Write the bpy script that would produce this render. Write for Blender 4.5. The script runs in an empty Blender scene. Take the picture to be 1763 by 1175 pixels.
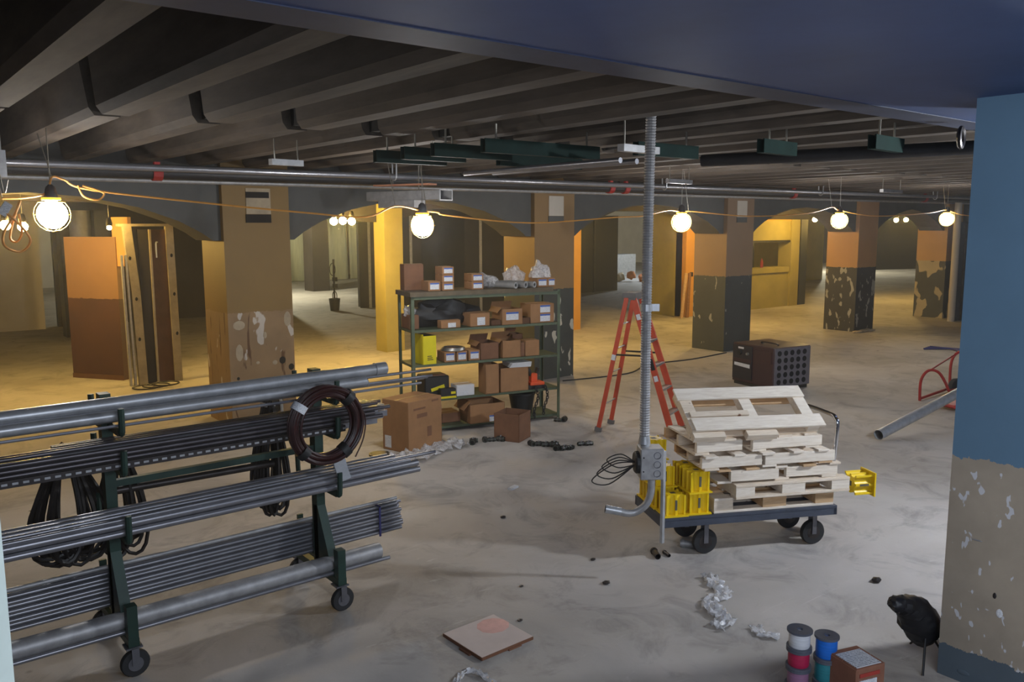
import bpy, bmesh, math, random
from mathutils import Vector, Matrix
random.seed(7)
PI = math.pi
scene = bpy.context.scene
COL = scene.collection

# ------------------------------------------------------------------ camera
cam_data = bpy.data.cameras.new('camera'); cam = bpy.data.objects.new('camera', cam_data); COL.objects.link(cam)
F_PX, HORIZON, VPX, ROLL = 1450.0, 388.0, 2700.0, -0.003
cam_data.sensor_width = 36.0; cam_data.lens = F_PX / 1763 * 36.0; cam_data.clip_start = 0.05; cam_data.clip_end = 200
pit = math.atan((587.5 - HORIZON) / F_PX)
azi = math.atan((VPX - 881.5) / math.hypot(F_PX, 587.5 - HORIZON))
fw = Vector((math.cos(azi) * math.cos(pit), math.sin(azi) * math.cos(pit), -math.sin(pit)))
rt = Vector((math.sin(azi), -math.cos(azi), 0)); up = rt.cross(fw)
c_, s_ = math.cos(ROLL), math.sin(ROLL)
rt, up = rt * c_ + up * s_, up * c_ - rt * s_
cam.matrix_world = Matrix(((rt.x, up.x, -fw.x, 0), (rt.y, up.y, -fw.y, 0), (rt.z, up.z, -fw.z, 2.55), (0, 0, 0, 1)))
scene.camera = cam

# ------------------------------------------------------------------ world, light, exposure
S_WHITE, S_YEL, S_FAR, S_AISLE = 132.0, 720.0, 950.0, 1000.0
world = bpy.data.worlds.new('world'); scene.world = world; world.use_nodes = True
wb = world.node_tree.nodes['Background']
wb.inputs['Color'].default_value = (0.42, 0.58, 1.0, 1); wb.inputs['Strength'].default_value = 0.10
la = bpy.data.lights.new('window_daylight', 'AREA'); la.shape = 'RECTANGLE'; la.size = 3.6; la.size_y = 1.4
la.energy = 120; la.color = (0.80, 0.88, 1.0)
lo = bpy.data.objects.new('window_daylight', la); COL.objects.link(lo)
lo.location = (1.6, -1.1, 2.7); lo.rotation_euler = (Vector((5.4, 5.0, 0.0)) - Vector((1.6, -1.1, 2.7))).to_track_quat('-Z', 'Y').to_euler()
scene.view_settings.view_transform = 'Standard'; scene.view_settings.look = 'None'
scene.view_settings.exposure = 0.0; scene.view_settings.gamma = 1.0; scene.view_settings.use_curve_mapping = False
scene.cycles.max_bounces = 6; scene.cycles.diffuse_bounces = 4; scene.cycles.sample_clamp_indirect = 6.0

# ------------------------------------------------------------------ materials
def lin(c):
    return tuple((v / 12.92 if v <= .04045 else ((v + .055) / 1.055) ** 2.4) for v in [x / 255.0 for x in c])
def rgba(c): return (*lin(c), 1.0)
def new_mat(name):
    m = bpy.data.materials.new(name); m.use_nodes = True
    nt = m.node_tree; b = nt.nodes['Principled BSDF']
    return m, nt, b
def noise(nt, scale, detail=4, rough=.6, vec=None, dist=0.0):
    n = nt.nodes.new('ShaderNodeTexNoise'); n.inputs['Scale'].default_value = scale
    n.inputs['Detail'].default_value = detail; n.inputs['Roughness'].default_value = rough; n.inputs['Distortion'].default_value = dist
    if vec is not None: nt.links.new(vec, n.inputs['Vector'])
    return n
def ramp(nt, fac, stops):
    r = nt.nodes.new('ShaderNodeValToRGB'); e = r.color_ramp.elements
    e[0].position, e[0].color = stops[0][0], stops[0][1]; e[1].position, e[1].color = stops[-1][0], stops[-1][1]
    for p, c in stops[1:-1]:
        x = e.new(p); x.color = c
    nt.links.new(fac, r.inputs['Fac']); return r
def mix(nt, fac, a, b):
    m = nt.nodes.new('ShaderNodeMix'); m.data_type = 'RGBA'
    for s, v in ((0, fac), (6, a), (7, b)):
        if hasattr(v, 'is_linked') or hasattr(v, 'links'): nt.links.new(v, m.inputs[s])
        else: m.inputs[s].default_value = v
    return m.outputs[2]
def bump(nt, b, h, strength=.3, dist=.02):
    n = nt.nodes.new('ShaderNodeBump'); n.inputs['Strength'].default_value = strength; n.inputs['Distance'].default_value = dist
    nt.links.new(h, n.inputs['Height']); nt.links.new(n.outputs[0], b.inputs['Normal'])
def coord(nt, kind='Object'):
    t = nt.nodes.new('ShaderNodeTexCoord'); return t.outputs[kind]
def position(nt):
    return nt.nodes.new('ShaderNodeNewGeometry').outputs['Position']
def scaled(nt, vec, s):
    m = nt.nodes.new('ShaderNodeMapping'); m.inputs['Scale'].default_value = s; nt.links.new(vec, m.inputs['Vector']); return m.outputs[0]

def simple(name, c, rough=.6, metal=0.0, var=.12, scale=6.0, bmp=.1, stretch=None, spec=None):
    m, nt, b = new_mat(name)
    v = coord(nt)
    if stretch: v = scaled(nt, v, stretch)
    n = noise(nt, scale, 5, .65, v)
    l = lin(c); d = tuple(max(0, x * (1 - var * 1.6)) for x in l); h = tuple(min(1, x * (1 + var)) for x in l)
    r = ramp(nt, n.outputs['Fac'], [(.3, (*d, 1)), (.7, (*h, 1))])
    nt.links.new(r.outputs[0], b.inputs['Base Color'])
    b.inputs['Roughness'].default_value = rough; b.inputs['Metallic'].default_value = metal
    if spec is not None: b.inputs['Specular IOR Level'].default_value = spec
    if bmp: bump(nt, b, n.outputs['Fac'], bmp, .01)
    return m
def emit(name, c, s):
    m, nt, b = new_mat(name); b.inputs['Base Color'].default_value = (*c, 1)
    b.inputs['Emission Color'].default_value = (*c, 1); b.inputs['Emission Strength'].default_value = s
    return m

def floor_mat():
    m, nt, b = new_mat('dusty_concrete_floor'); p = position(nt)
    big = noise(nt, .35, 6, .62, p, .6); mid = noise(nt, 1.7, 8, .7, p, 1.2); fine = noise(nt, 26, 4, .7, p)
    base = ramp(nt, big.outputs['Fac'], [(.3, rgba((156, 150, 143))), (.5, rgba((178, 172, 167))), (.7, rgba((194, 190, 185)))])
    dirt = ramp(nt, mid.outputs['Fac'], [(.3, (.55, .55, .56, 1)), (.5, (1, 1, 1, 1)), (.75, (1.0, 1.0, 1.0, 1))])
    mm = nt.nodes.new('ShaderNodeMix'); mm.data_type = 'RGBA'; mm.blend_type = 'MULTIPLY'; mm.inputs[0].default_value = .8
    nt.links.new(base.outputs[0], mm.inputs[6]); nt.links.new(dirt.outputs[0], mm.inputs[7])
    streak = noise(nt, 3.5, 6, .7, scaled(nt, p, (.25, 1.4, 1)), 2.0)
    st = ramp(nt, streak.outputs['Fac'], [(.62, (0, 0, 0, 1)), (.70, (1, 1, 1, 1))])
    c2 = mix(nt, st.outputs[0], mm.outputs[2], rgba((186, 182, 178)))
    vo = nt.nodes.new('ShaderNodeTexVoronoi'); vo.inputs['Scale'].default_value = 1.1; nt.links.new(p, vo.inputs['Vector'])
    sp = ramp(nt, vo.outputs['Distance'], [(.018, (1, 1, 1, 1)), (.04, (0, 0, 0, 1))])
    c3 = mix(nt, sp.outputs[0], c2, rgba((60, 56, 54)))
    nt.links.new(c3, b.inputs['Base Color'])
    b.inputs['Roughness'].default_value = .72; b.inputs['Specular IOR Level'].default_value = .3
    bump(nt, b, fine.outputs['Fac'], .18, .01); return m

def paint_mat(name, upper, lower, thr, chip=None, chip_scale=9.0, chip_t=.60, thr2=None, lower2=None, wob=.01, streaky=False, patch=None):
    """two-tone wall paint split at a height, with chipped plaster showing in the lower coat"""
    m, nt, b = new_mat(name); p = position(nt)
    sep = nt.nodes.new('ShaderNodeSeparateXYZ'); nt.links.new(p, sep.inputs[0])
    n1 = noise(nt, 2.2, 5, .6, p); n2 = noise(nt, 12, 5, .7, p)
    def tone(c, v=.1):
        l = lin(c)
        return ramp(nt, n1.outputs['Fac'], [(.3, (*[x * (1 - v) for x in l], 1)), (.7, (*[min(1, x * (1 + v)) for x in l], 1))]).outputs[0]
    def above(t):
        a = nt.nodes.new('ShaderNodeMath'); a.operation = 'MULTIPLY_ADD'; a.inputs[1].default_value = wob * 8; a.inputs[2].default_value = -wob * 4
        nt.links.new(n2.outputs['Fac'], a.inputs[0])
        s = nt.nodes.new('ShaderNodeMath'); s.operation = 'ADD'; nt.links.new(sep.outputs[2], s.inputs[0]); nt.links.new(a.outputs[0], s.inputs[1])
        g = nt.nodes.new('ShaderNodeMath'); g.operation = 'GREATER_THAN'; g.inputs[1].default_value = t; nt.links.new(s.outputs[0], g.inputs[0])
        return g.outputs[0]
    low = tone(lower, .16)
    if patch:
        pn = noise(nt, 3.0, 3, .5, p); pr = ramp(nt, pn.outputs['Fac'], [(.50, (0, 0, 0, 1)), (.53, (1, 1, 1, 1))])
        low = mix(nt, pr.outputs[0], low, tone(patch, .1))
    if chip:
        v = scaled(nt, p, (1, 1, .55))
        n3 = noise(nt, chip_scale, 2, .45, v, .3)
        r = ramp(nt, n3.outputs['Fac'], [(chip_t, (0, 0, 0, 1)), (chip_t + .02, (1, 1, 1, 1))])
        low = mix(nt, r.outputs[0], low, tone(chip, .12))
    if streaky:
        n4 = noise(nt, 5.0, 3, .5, scaled(nt, p, (2.0, 2.0, .35)), .4)
        r4 = ramp(nt, n4.outputs['Fac'], [(.62, (0, 0, 0, 1)), (.66, (1, 1, 1, 1))])
        low = mix(nt, r4.outputs[0], low, rgba((92, 60, 28)))
    col = mix(nt, above(thr), low, tone(upper, .06))
    if lower2 is not None:
        col = mix(nt, above(thr2), tone(lower2), col)
    nt.links.new(col, b.inputs['Base Color']); b.inputs['Roughness'].default_value = .6
    bump(nt, b, n2.outputs['Fac'], .12, .01); return m

def print_mat(name, paper, ink, scale=60, axis='Z'):
    m, nt, b = new_mat(name); v = coord(nt)
    w = nt.nodes.new('ShaderNodeTexWave'); w.bands_direction = axis; w.inputs['Scale'].default_value = scale; nt.links.new(v, w.inputs['Vector'])
    n = noise(nt, 160, 1, .5, v)
    r = ramp(nt, w.outputs['Fac'], [(.62, (0, 0, 0, 1)), (.68, (1, 1, 1, 1))]); r2 = ramp(nt, n.outputs['Fac'], [(.45, (0, 0, 0, 1)), (.5, (1, 1, 1, 1))])
    mu = nt.nodes.new('ShaderNodeMath'); mu.operation = 'MULTIPLY'; nt.links.new(r.outputs[0], mu.inputs[0]); nt.links.new(r2.outputs[0], mu.inputs[1])
    nt.links.new(mix(nt, mu.outputs[0], rgba(paper), rgba(ink)), b.inputs['Base Color']); b.inputs['Roughness'].default_value = .6
    return m
def wood_mat(name, c1, c2):
    m, nt, b = new_mat(name); v = scaled(nt, coord(nt), (1.5, 14, 14))
    n = noise(nt, 4, 6, .6, v, 1.0)
    r = ramp(nt, n.outputs['Fac'], [(.3, rgba(c1)), (.65, rgba(c2))])
    kn = nt.nodes.new('ShaderNodeTexVoronoi'); kn.inputs['Scale'].default_value = 5; nt.links.new(coord(nt), kn.inputs['Vector'])
    kr = ramp(nt, kn.outputs['Distance'], [(.05, (1, 1, 1, 1)), (.09, (0, 0, 0, 1))])
    nt.links.new(mix(nt, kr.outputs[0], r.outputs[0], rgba((120, 80, 52))), b.inputs['Base Color'])
    b.inputs['Roughness'].default_value = .75; bump(nt, b, n.outputs['Fac'], .15, .005); return m
def film_mat(name, c, alpha=.45):
    m, nt, b = new_mat(name); b.inputs['Base Color'].default_value = rgba(c); b.inputs['Roughness'].default_value = .25
    n = noise(nt, 30, 3, .6, coord(nt)); r = ramp(nt, n.outputs['Fac'], [(.35, (alpha * .6,) * 3 + (1,)), (.65, (min(1, alpha * 1.4),) * 3 + (1,))])
    nt.links.new(r.outputs[0], b.inputs['Alpha']); bump(nt, b, n.outputs['Fac'], .6, .01); return m
def ribbed(name, c, scale):
    m, nt, b = new_mat(name); b.inputs['Base Color'].default_value = rgba(c); b.inputs['Metallic'].default_value = .7; b.inputs['Roughness'].default_value = .45
    return m

M = {}
M['floor'] = floor_mat()
M['joist'] = simple('sooty_formed_concrete', (88, 78, 69), .85, var=.35, scale=1.6, bmp=.3, stretch=(3, .5, 3))
M['joist_dark'] = simple('near_black_concrete', (36, 32, 30), .9)
M['slab'] = simple('dark_slab_concrete', (70, 64, 60), .9, var=.3, scale=1.2)
M['near_beam'] = simple('veil_tinted_grey_beam', (56, 76, 120), .62, var=.12, scale=1.5, bmp=.15)  # grey paint with the window glass's bluish veil put into the colour
M['beam_edge'] = simple('dark_veil_tinted_edge', (46, 54, 78), .6)  # darker edge band, its blue the same painted-in veil
M['stud_pale'] = simple('dusty_pale_stud', (150, 138, 114), .6, var=.15)
M['arch'] = simple('grey_arch_paint', (84, 84, 82), .75, var=.15, scale=1.4)
M['wall_dark'] = simple('dark_far_wall', (54, 48, 46), .85, var=.3, scale=.7)
M['wall_pale'] = simple('pale_wall_board', (196, 188, 176), .8, var=.08, scale=.8)
M['wall_ochre'] = simple('yellow_green_wall', (172, 160, 90), .8, var=.12, scale=.9)
M['wall_orange'] = simple('orange_wall', (206, 150, 60), .75, var=.08, scale=1)
M['col_a'] = paint_mat('ochre_column_paint', (128, 99, 48), (140, 112, 78), 1.46, chip=(190, 180, 168), chip_scale=6, chip_t=.66, streaky=True)
M['col_b'] = paint_mat('tan_column_paint', (138, 108, 68), (66, 68, 64), 1.50, chip=(190, 186, 170), chip_scale=8, chip_t=.66)
M['col_c'] = paint_mat('brown_column_paint', (132, 106, 80), (58, 62, 62), 1.52, chip=(150, 148, 140), chip_scale=7, chip_t=.665)
M['col_d'] = paint_mat('orange_tan_column_paint', (168, 126, 80), (50, 50, 50), 1.53, chip=(150, 148, 140), chip_scale=8, chip_t=.60)
M['col_e'] = paint_mat('peeling_column_paint', (180, 142, 92), (62, 66, 62), 1.55, chip=(170, 158, 128), chip_scale=3.2, chip_t=.53)
M['col_back'] = paint_mat('back_column_paint', (190, 140, 84), (120, 84, 60), 1.4)
M['col_near'] = paint_mat('blue_over_beige_paint', (92, 122, 146), (160, 148, 132), 1.29, chip=(196, 196, 200), chip_scale=21, chip_t=.655, thr2=.19, lower2=(84, 96, 106), wob=.012)
M['galv'] = simple('galvanised_steel', (176, 178, 182), .36, .5, var=.12, scale=14, bmp=.05)
M['galv_dull'] = simple('dull_galvanised_steel', (168, 167, 168), .5, .5, var=.15, scale=12, bmp=.05)
M['steel_dark'] = simple('dark_oily_steel', (70, 66, 66), .4, .7, var=.2, scale=10)
M['emt'] = simple('conduit_steel', (146, 146, 152), .34, .7, var=.1, scale=9, bmp=.03)
M['black_pipe'] = simple('black_iron_pipe', (44, 42, 44), .5, .3, var=.2)
M['chrome'] = simple('chrome_tube', (200, 200, 204), .12, 1.0, var=.04)
M['green'] = simple('dark_green_rack_paint', (30, 56, 48), .5, .1, var=.2)
M['strut'] = simple('green_strut_paint', (20, 40, 36), .75, 0.0, var=.15, spec=.15)
M['shelf_green'] = simple('olive_shelf_enamel', (86, 98, 76), .5, .2, var=.15)
M['shelf_top'] = simple('grubby_shelf_board', (104, 92, 74), .8, var=.2)
M['carton'] = simple('brown_cardboard', (158, 116, 78), .85, var=.1, scale=5)
M['carton_dark'] = simple('dark_cardboard', (124, 86, 62), .85, var=.12, scale=5)
M['carton_in'] = simple('cardboard_inside', (96, 66, 46), .9)
M['tape'] = simple('packing_tape', (176, 138, 96), .3)
M['label'] = print_mat('printed_white_label', (222, 224, 228), (170, 172, 180), 40)
M['label_top'] = print_mat('printed_top_label', (206, 208, 214), (120, 122, 132), 24, 'Y')
M['blue_band'] = simple('blue_print_band', (50, 92, 176), .5)
M['yellow'] = simple('yellow_plastic', (236, 200, 18), .42, var=.06, scale=4)
M['yellow_box'] = simple('yellow_printed_card', (222, 206, 10), .6, var=.05)
M['ink'] = simple('dark_print', (70, 62, 30), .7)
M['slot'] = simple('grey_slot_print', (92, 88, 76), .6)
M['pine'] = wood_mat('raw_pine', (204, 186, 164), (226, 212, 194))
M['pine_b'] = wood_mat('pale_pine', (212, 198, 182), (234, 224, 210))
M['pine_c'] = wood_mat('tan_pine', (176, 142, 104), (204, 172, 134))
M['ply'] = wood_mat('brown_plywood', (120, 84, 52), (150, 108, 70))
M['deck'] = simple('slate_cart_deck', (72, 78, 92), .5, .2, var=.15)
M['rubber'] = simple('black_rubber', (38, 38, 40), .75, var=.2)
M['wheel_hub'] = simple('wheel_hub_metal', (120, 120, 126), .45, .7)
M['ladder'] = simple('orange_red_fibreglass', (196, 76, 48), .5, var=.1)
M['ladder_top'] = simple('grey_ladder_plastic', (110, 106, 104), .6)
M['alu'] = simple('aluminium_tread', (170, 170, 168), .4, .8)
M['black'] = simple('black_plastic', (26, 26, 28), .55, var=.2)
M['black_cloth'] = simple('black_bag_plastic', (28, 28, 32), .5, var=.3, scale=4, bmp=.4)
M['machine'] = simple('maroon_machine_paint', (64, 40, 44), .45, .1, var=.15)
M['machine_panel'] = simple('black_control_panel', (36, 32, 40), .5)
M['machine_grille'] = simple('grey_perforated_panel', (124, 120, 128), .5, .3)
M['hole'] = simple('dark_hole', (14, 14, 22), .9)
M['red'] = simple('red_paint', (160, 36, 32), .5, var=.15)
M['coil_red'] = simple('maroon_cable', (48, 14, 16), .4, var=.25, scale=20)
M['cable_black'] = simple('black_cable', (40, 36, 36), .5, var=.25, scale=20)
M['cord'] = simple('yellow_cord', (214, 150, 70), .5)
M['wire'] = simple('thin_steel_wire', (150, 146, 136), .4, .7)
M['guard'] = simple('yellow_lamp_guard', (222, 170, 40), .5)
M['socket'] = simple('dark_lamp_socket', (40, 36, 34), .5)
M['white_b'] = emit('white_lamp_globe', (1.0, .985, .965), S_WHITE)
M['aisle_b'] = emit('aisle_lamp_globe', (.88, .94, 1.0), S_AISLE)
M['yel_b'] = emit('amber_lamp_globe', (1.0, .64, .165), S_YEL)
M['far_b'] = emit('greenish_white_lamp_globe', (1.0, .95, .68), S_FAR)
M['cool_b'] = emit('added_cool_globe', (.75, .88, 1.0), S_FAR * .7)  # for an added lamp, out of sight, that brightens the bluish far room
M['film'] = film_mat('clear_plastic_film', (220, 220, 224), .5)
M['sheet'] = simple('plastic_dust_sheet', (214, 212, 176), .5, var=.08, scale=2, bmp=.3, stretch=(6, 6, .6))
M['grey_plastic'] = simple('grey_pvc', (150, 150, 150), .45)
M['white_p'] = simple('white_paper', (214, 214, 216), .7, var=.04)
M['board'] = simple('dusty_plywood_scrap', (204, 188, 180), .8, var=.1, scale=2)
M['board_edge'] = simple('brown_wood_edge', (110, 72, 50), .85)
M['pink'] = simple('pink_chalk_stain', (222, 174, 162), .85)
M['orange'] = simple('orange_plastic', (226, 84, 34), .5)
M['spool_grey'] = simple('grey_spool_plastic', (84, 88, 100), .5)
M['wire_white'] = simple('white_wire', (206, 208, 214), .5, scale=40, stretch=(.2, .2, 4))
M['wire_red'] = simple('red_wire', (170, 30, 72), .45, scale=40, stretch=(.2, .2, 4))
M['wire_blue'] = simple('blue_wire', (24, 104, 200), .4, scale=40, stretch=(.2, .2, 4))
M['wire_teal'] = simple('teal_wire', (40, 120, 130), .4, scale=40, stretch=(.2, .2, 4))
M['wire_purple'] = simple('purple_wire', (140, 100, 130), .4, scale=40, stretch=(.2, .2, 4))
M['rust_card'] = simple('reddish_cardboard', (138, 92, 72), .8)
M['trim_white'] = simple('white_window_frame', (150, 160, 156), .5)
M['salmon'] = wood_mat('salmon_board', (170, 112, 84), (196, 136, 104))
M['brown_panel'] = paint_mat('tan_over_brown_panel', (132, 100, 70), (74, 48, 38), 1.36)
M['debris_orange'] = simple('orange_debris', (196, 120, 70), .8)
M['teal_glass'] = simple('dark_opening', (40, 44, 44), .4)
M['rope_blue'] = simple('blue_rope', (56, 56, 110), .7)
M['fitting'] = simple('zinc_fitting', (92, 98, 92), .4, .7, var=.3, scale=30)
M['dust'] = simple('plaster_rubble', (172, 156, 132), .9)
M['red_label'] = simple('red_print', (170, 60, 50), .6)

# ------------------------------------------------------------------ geometry helpers
def B(): return bmesh.new()
def box(bm, c, s, R=None, taper=None):
    """box centred on c with size s, optional rotation matrix"""
    x, y, z = s[0] / 2, s[1] / 2, s[2] / 2
    vs = []
    for dz in (-z, z):
        for dx, dy in ((-x, -y), (x, -y), (x, y), (-x, y)):
            v = Vector((dx, dy, dz))
            if taper and dz > 0: v.x *= taper[0]; v.y *= taper[1]
            if R is not None: v = R @ v
            vs.append(bm.verts.new(v + Vector(c)))
    for f in ((3, 2, 1, 0), (4, 5, 6, 7), (0, 1, 5, 4), (1, 2, 6, 5), (2, 3, 7, 6), (3, 0, 4, 7)):
        bm.faces.new([vs[i] for i in f])
    return bm
def box2(bm, a, b):
    return box(bm, [(a[i] + b[i]) / 2 for i in range(3)], [abs(b[i] - a[i]) for i in range(3)])
def frame_of(d):
    d = d.normalized(); a = Vector((0, 0, 1)) if abs(d.z) < .9 else Vector((1, 0, 0))
    u = d.cross(a).normalized(); return u, u.cross(d).normalized()
def tube(bm, pts, r, n=8, cap=True, closed=False, rs=None):
    pts = [Vector(p) for p in pts]; rings = []; N = len(pts); u = None
    for i, p in enumerate(pts):
        if closed: d = pts[(i + 1) % N] - pts[i - 1]
        else: d = pts[min(i + 1, N - 1)] - pts[max(i - 1, 0)]
        d.normalize()
        if u is None: u, v = frame_of(d)
        else:
            u = (u - d * u.dot(d)).normalized(); v = u.cross(d)
        rr = rs[i] if rs else r
        rings.append([bm.verts.new(p + (u * math.cos(2 * PI * k / n) + v * math.sin(2 * PI * k / n)) * rr) for k in range(n)])
    for i in range(N if closed else N - 1):
        a, b = rings[i], rings[(i + 1) % N]
        for k in range(n): bm.faces.new((a[k], a[(k + 1) % n], b[(k + 1) % n], b[k]))
    if cap and not closed:
        bm.faces.new(rings[0][::-1]); bm.faces.new(rings[-1])
    return bm
def pipe(bm, a, b, r, wall=.15, n=12):
    """hollow pipe from a to b"""
    a, b = Vector(a), Vector(b); u, v = frame_of(b - a); R = []
    for p, rr in ((a, r), (b, r), (b, r * (1 - wall)), (a, r * (1 - wall))):
        R.append([bm.verts.new(p + (u * math.cos(2 * PI * k / n) + v * math.sin(2 * PI * k / n)) * rr) for k in range(n)])
    for i in range(4):
        x, y = R[i], R[(i + 1) % 4]
        for k in range(n): bm.faces.new((x[k], x[(k + 1) % n], y[(k + 1) % n], y[k]))
    return bm
def lathe(bm, prof, c=(0, 0, 0), n=20, axis='Z', R=None):
    """prof = [(radius, height)...] closed revolve about axis"""
    rings = []
    for r, h in prof:
        ring = []
        for k in range(n):
            a = 2 * PI * k / n; v = Vector((r * math.cos(a), r * math.sin(a), h))
            if axis == 'Y': v = Vector((v.x, v.z, v.y))
            if axis == 'X': v = Vector((v.z, v.x, v.y))
            if R is not None: v = R @ v
            ring.append(bm.verts.new(v + Vector(c)))
        rings.append(ring)
    for i in range(len(rings) - 1):
        a, b = rings[i], rings[i + 1]
        for k in range(n): bm.faces.new((a[k], a[(k + 1) % n], b[(k + 1) % n], b[k]))
    bm.faces.new(rings[0][::-1]); bm.faces.new(rings[-1]); return bm
def prism(bm, poly, d0, d1, axis='Y', c=(0, 0, 0), R=None):
    """extrude a 2D polygon; axis is the extrusion direction; poly is in the two other axes"""
    def P(p, d):
        v = {'Y': Vector((p[0], d, p[1])), 'X': Vector((d, p[0], p[1])), 'Z': Vector((p[0], p[1], d))}[axis]
        if R is not None: v = R @ v
        return v + Vector(c)
    a = [bm.verts.new(P(p, d0)) for p in poly]; b = [bm.verts.new(P(p, d1)) for p in poly]
    n = len(poly); bm.faces.new(a[::-1]); bm.faces.new(b)
    for i in range(n): bm.faces.new((a[i], a[(i + 1) % n], b[(i + 1) % n], b[i]))
    return bm
def torus(bm, c, R_, r, n=28, m=6, R=None, sx=1, sz=1):
    pts = []
    for k in range(n):
        a = 2 * PI * k / n; v = Vector((R_ * math.cos(a) * sx, 0, R_ * math.sin(a) * sz))
        if R is not None: v = R @ v
        pts.append(v + Vector(c))
    return tube(bm, pts, r, m, closed=True)
def ball(bm, c, r, sub=2, sc=(1, 1, 1)):
    m = Matrix.Translation(c) @ Matrix.Diagonal((*[r * s for s in sc], 1))
    bmesh.ops.create_icosphere(bm, subdivisions=sub, radius=1, matrix=m); return bm
def obj(name, bm, mat, parent=None, smooth=False, bevel=0.0):
    bmesh.ops.recalc_face_normals(bm, faces=bm.faces[:])
    if bevel: bmesh.ops.bevel(bm, geom=bm.edges[:], offset=bevel, segments=1, affect='EDGES', clamp_overlap=True)
    me = bpy.data.meshes.new(name); bm.to_mesh(me); bm.free()
    if smooth:
        for p in me.polygons: p.use_smooth = True
        try: me.set_sharp_from_angle(angle=math.radians(38))
        except Exception: pass
    me.materials.append(mat)
    o = bpy.data.objects.new(name, me); COL.objects.link(o)
    if parent is not None: o.parent = parent
    return o
def tag(o, label, cat, group=None):
    o['label'] = label; o['category'] = cat
    if group: o['group'] = group
    return o
def thing(name, label, cat, loc=(0, 0, 0), rz=0.0, group=None, rot=None):
    o = bpy.data.objects.new(name, None); COL.objects.link(o); o.empty_display_size = .1
    o.location = loc; o.rotation_euler = rot if rot else (0, 0, rz)
    return tag(o, label, cat, group)
def struct(name, bm, mat, label=None, parent=None, smooth=False):
    o = obj(name, bm, mat, parent, smooth)
    if parent is None: o['kind'] = 'structure'
    if label: o['label'] = label
    return o
def copy_tree(o, parent=None):
    c = o.copy(); COL.objects.link(c)
    if parent is not None:
        c.parent = parent
    for ch in list(o.children): copy_tree(ch, c)
    return c
def Rx(a): return Matrix.Rotation(a, 3, 'X')
def Ry(a): return Matrix.Rotation(a, 3, 'Y')
def Rz(a): return Matrix.Rotation(a, 3, 'Z')
def spline(pts, k=6):
    """Catmull-Rom through pts"""
    P = [Vector(p) for p in pts]; out = []
    for i in range(len(P) - 1):
        a, b, c, d = P[max(i - 1, 0)], P[i], P[i + 1], P[min(i + 2, len(P) - 1)]
        for j in range(k):
            t = j / k
            out.append(.5 * ((2 * b) + (c - a) * t + (2 * a - 5 * b + 4 * c - d) * t * t + (3 * b - a - 3 * c + d) * t ** 3))
    out.append(P[-1]); return out

# ------------------------------------------------------------------ setting: shell
bm = B(); box2(bm, (-5, -1.5, -.2), (52, 40, 0)); struct('floor', bm, M['floor'], 'grey dusty concrete basement floor')
bm = B(); box2(bm, (-5, -1.5, 3.8), (52, 40, 4.0)); ceil = struct('ceiling', bm, M['slab'], 'dark concrete slab above the joists')
JX0, JS = 1.42, .672
def joist_poly(w, h, x):   # cross-section: tapered rib with rounded lower corners
    return [(x - .02, h), (x + w + .02, h), (x + w + .06, 3.8), (x - .10, 3.8), (x - .035, h + .05)]
for i in range(-8, 44):
    x = JX0 + JS * i
    for (y0, y1, dx, dh) in ((2.62, 5.86, 0, 0), (6.16, 10.45, .025, .025)):
        bm = B(); prism(bm, [(x - .01 + dx, 3.25 + dh), (x + .15 + dx, 3.25 + dh), (x + .21, 3.82), (x - .09, 3.82), (x - .045 + dx, 3.30 + dh)], y0, y1)
        struct('joist', bm, M['joist'], parent=ceil)
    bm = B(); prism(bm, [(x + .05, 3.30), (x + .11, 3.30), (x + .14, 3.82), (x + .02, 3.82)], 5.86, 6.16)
    struct('joist_gap', bm, M['joist_dark'], parent=ceil)  # dark neck: black soot, with the gap's shade put into the colour too
bm = B(); box2(bm, (-5, .2, 3.2), (30, 2.68, 3.82)); nb = struct('ceiling_beam', bm, M['near_beam'], 'broad grey painted beam coloured with the blue veil of the glass, overhead nearest the camera')
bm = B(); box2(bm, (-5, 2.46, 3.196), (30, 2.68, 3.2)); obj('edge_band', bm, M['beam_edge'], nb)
bm = B(); ball(bm, (5.1, 1.75, 3.2), .1, 2, (1.5, .5, .03)); obj('sheen_patch', bm, M['label'], nb)  # flat patch put in as the hidden bulb's sheen on the soffit
bm = B(); ball(bm, (4.9, 1.9, 3.2), .08, 2, (1.6, .35, .03)); obj('sheen_patch', bm, M['near_beam'], nb)
for nm, a, b_, mt, lb in (('wall_left', (-5, -1.5, 0), (-4.8, 40, 3.8), M['wall_dark'], 'dark wall at the left end'),
                     ('wall_right', (51.8, -1.5, 0), (52, 40, 3.8), M['wall_dark'], 'dark wall at the far right end'),
                     ('wall_back', (-5, 39.8, 0), (52, 40, 3.8), M['wall_pale'], 'pale wall at the far end of the room'),
                     ('wall_far_left', (4.4, 24, 0), (10.6, 24.2, 3.8), M['wall_dark'], 'dark partition wall behind the left columns'),
                     ('wall_far_mid', (12.9, 23.6, 0), (22.9, 23.8, 3.8), M['wall_dark'], 'dark partition wall behind the shelving'),
                     ('wall_far_right', (27.0, 21.6, 0), (36.0, 21.8, 3.8), M['wall_ochre'], 'dim yellowish wall beyond the service counter'),
                     ('wall_pale', (-4.8, 23.7, 0), (4.05, 23.9, 3.8), M['wall_pale'], 'pale boarded wall at the far left')):
    bm = B(); box2(bm, a, b_); struct(nm, bm, mt, lb)
# window jamb beside the camera
u2 = Vector((.777, -.63, 0)); pc = Vector((.0515, .5685, 0)) - u2 * .06
bm = B(); box(bm, (pc.x, pc.y, 1.9), (.12, .05, 3.8), Rz(-.681)); struct('trim_1', bm, M['trim_white'], 'pale window frame edge at the left of the view')

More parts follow.
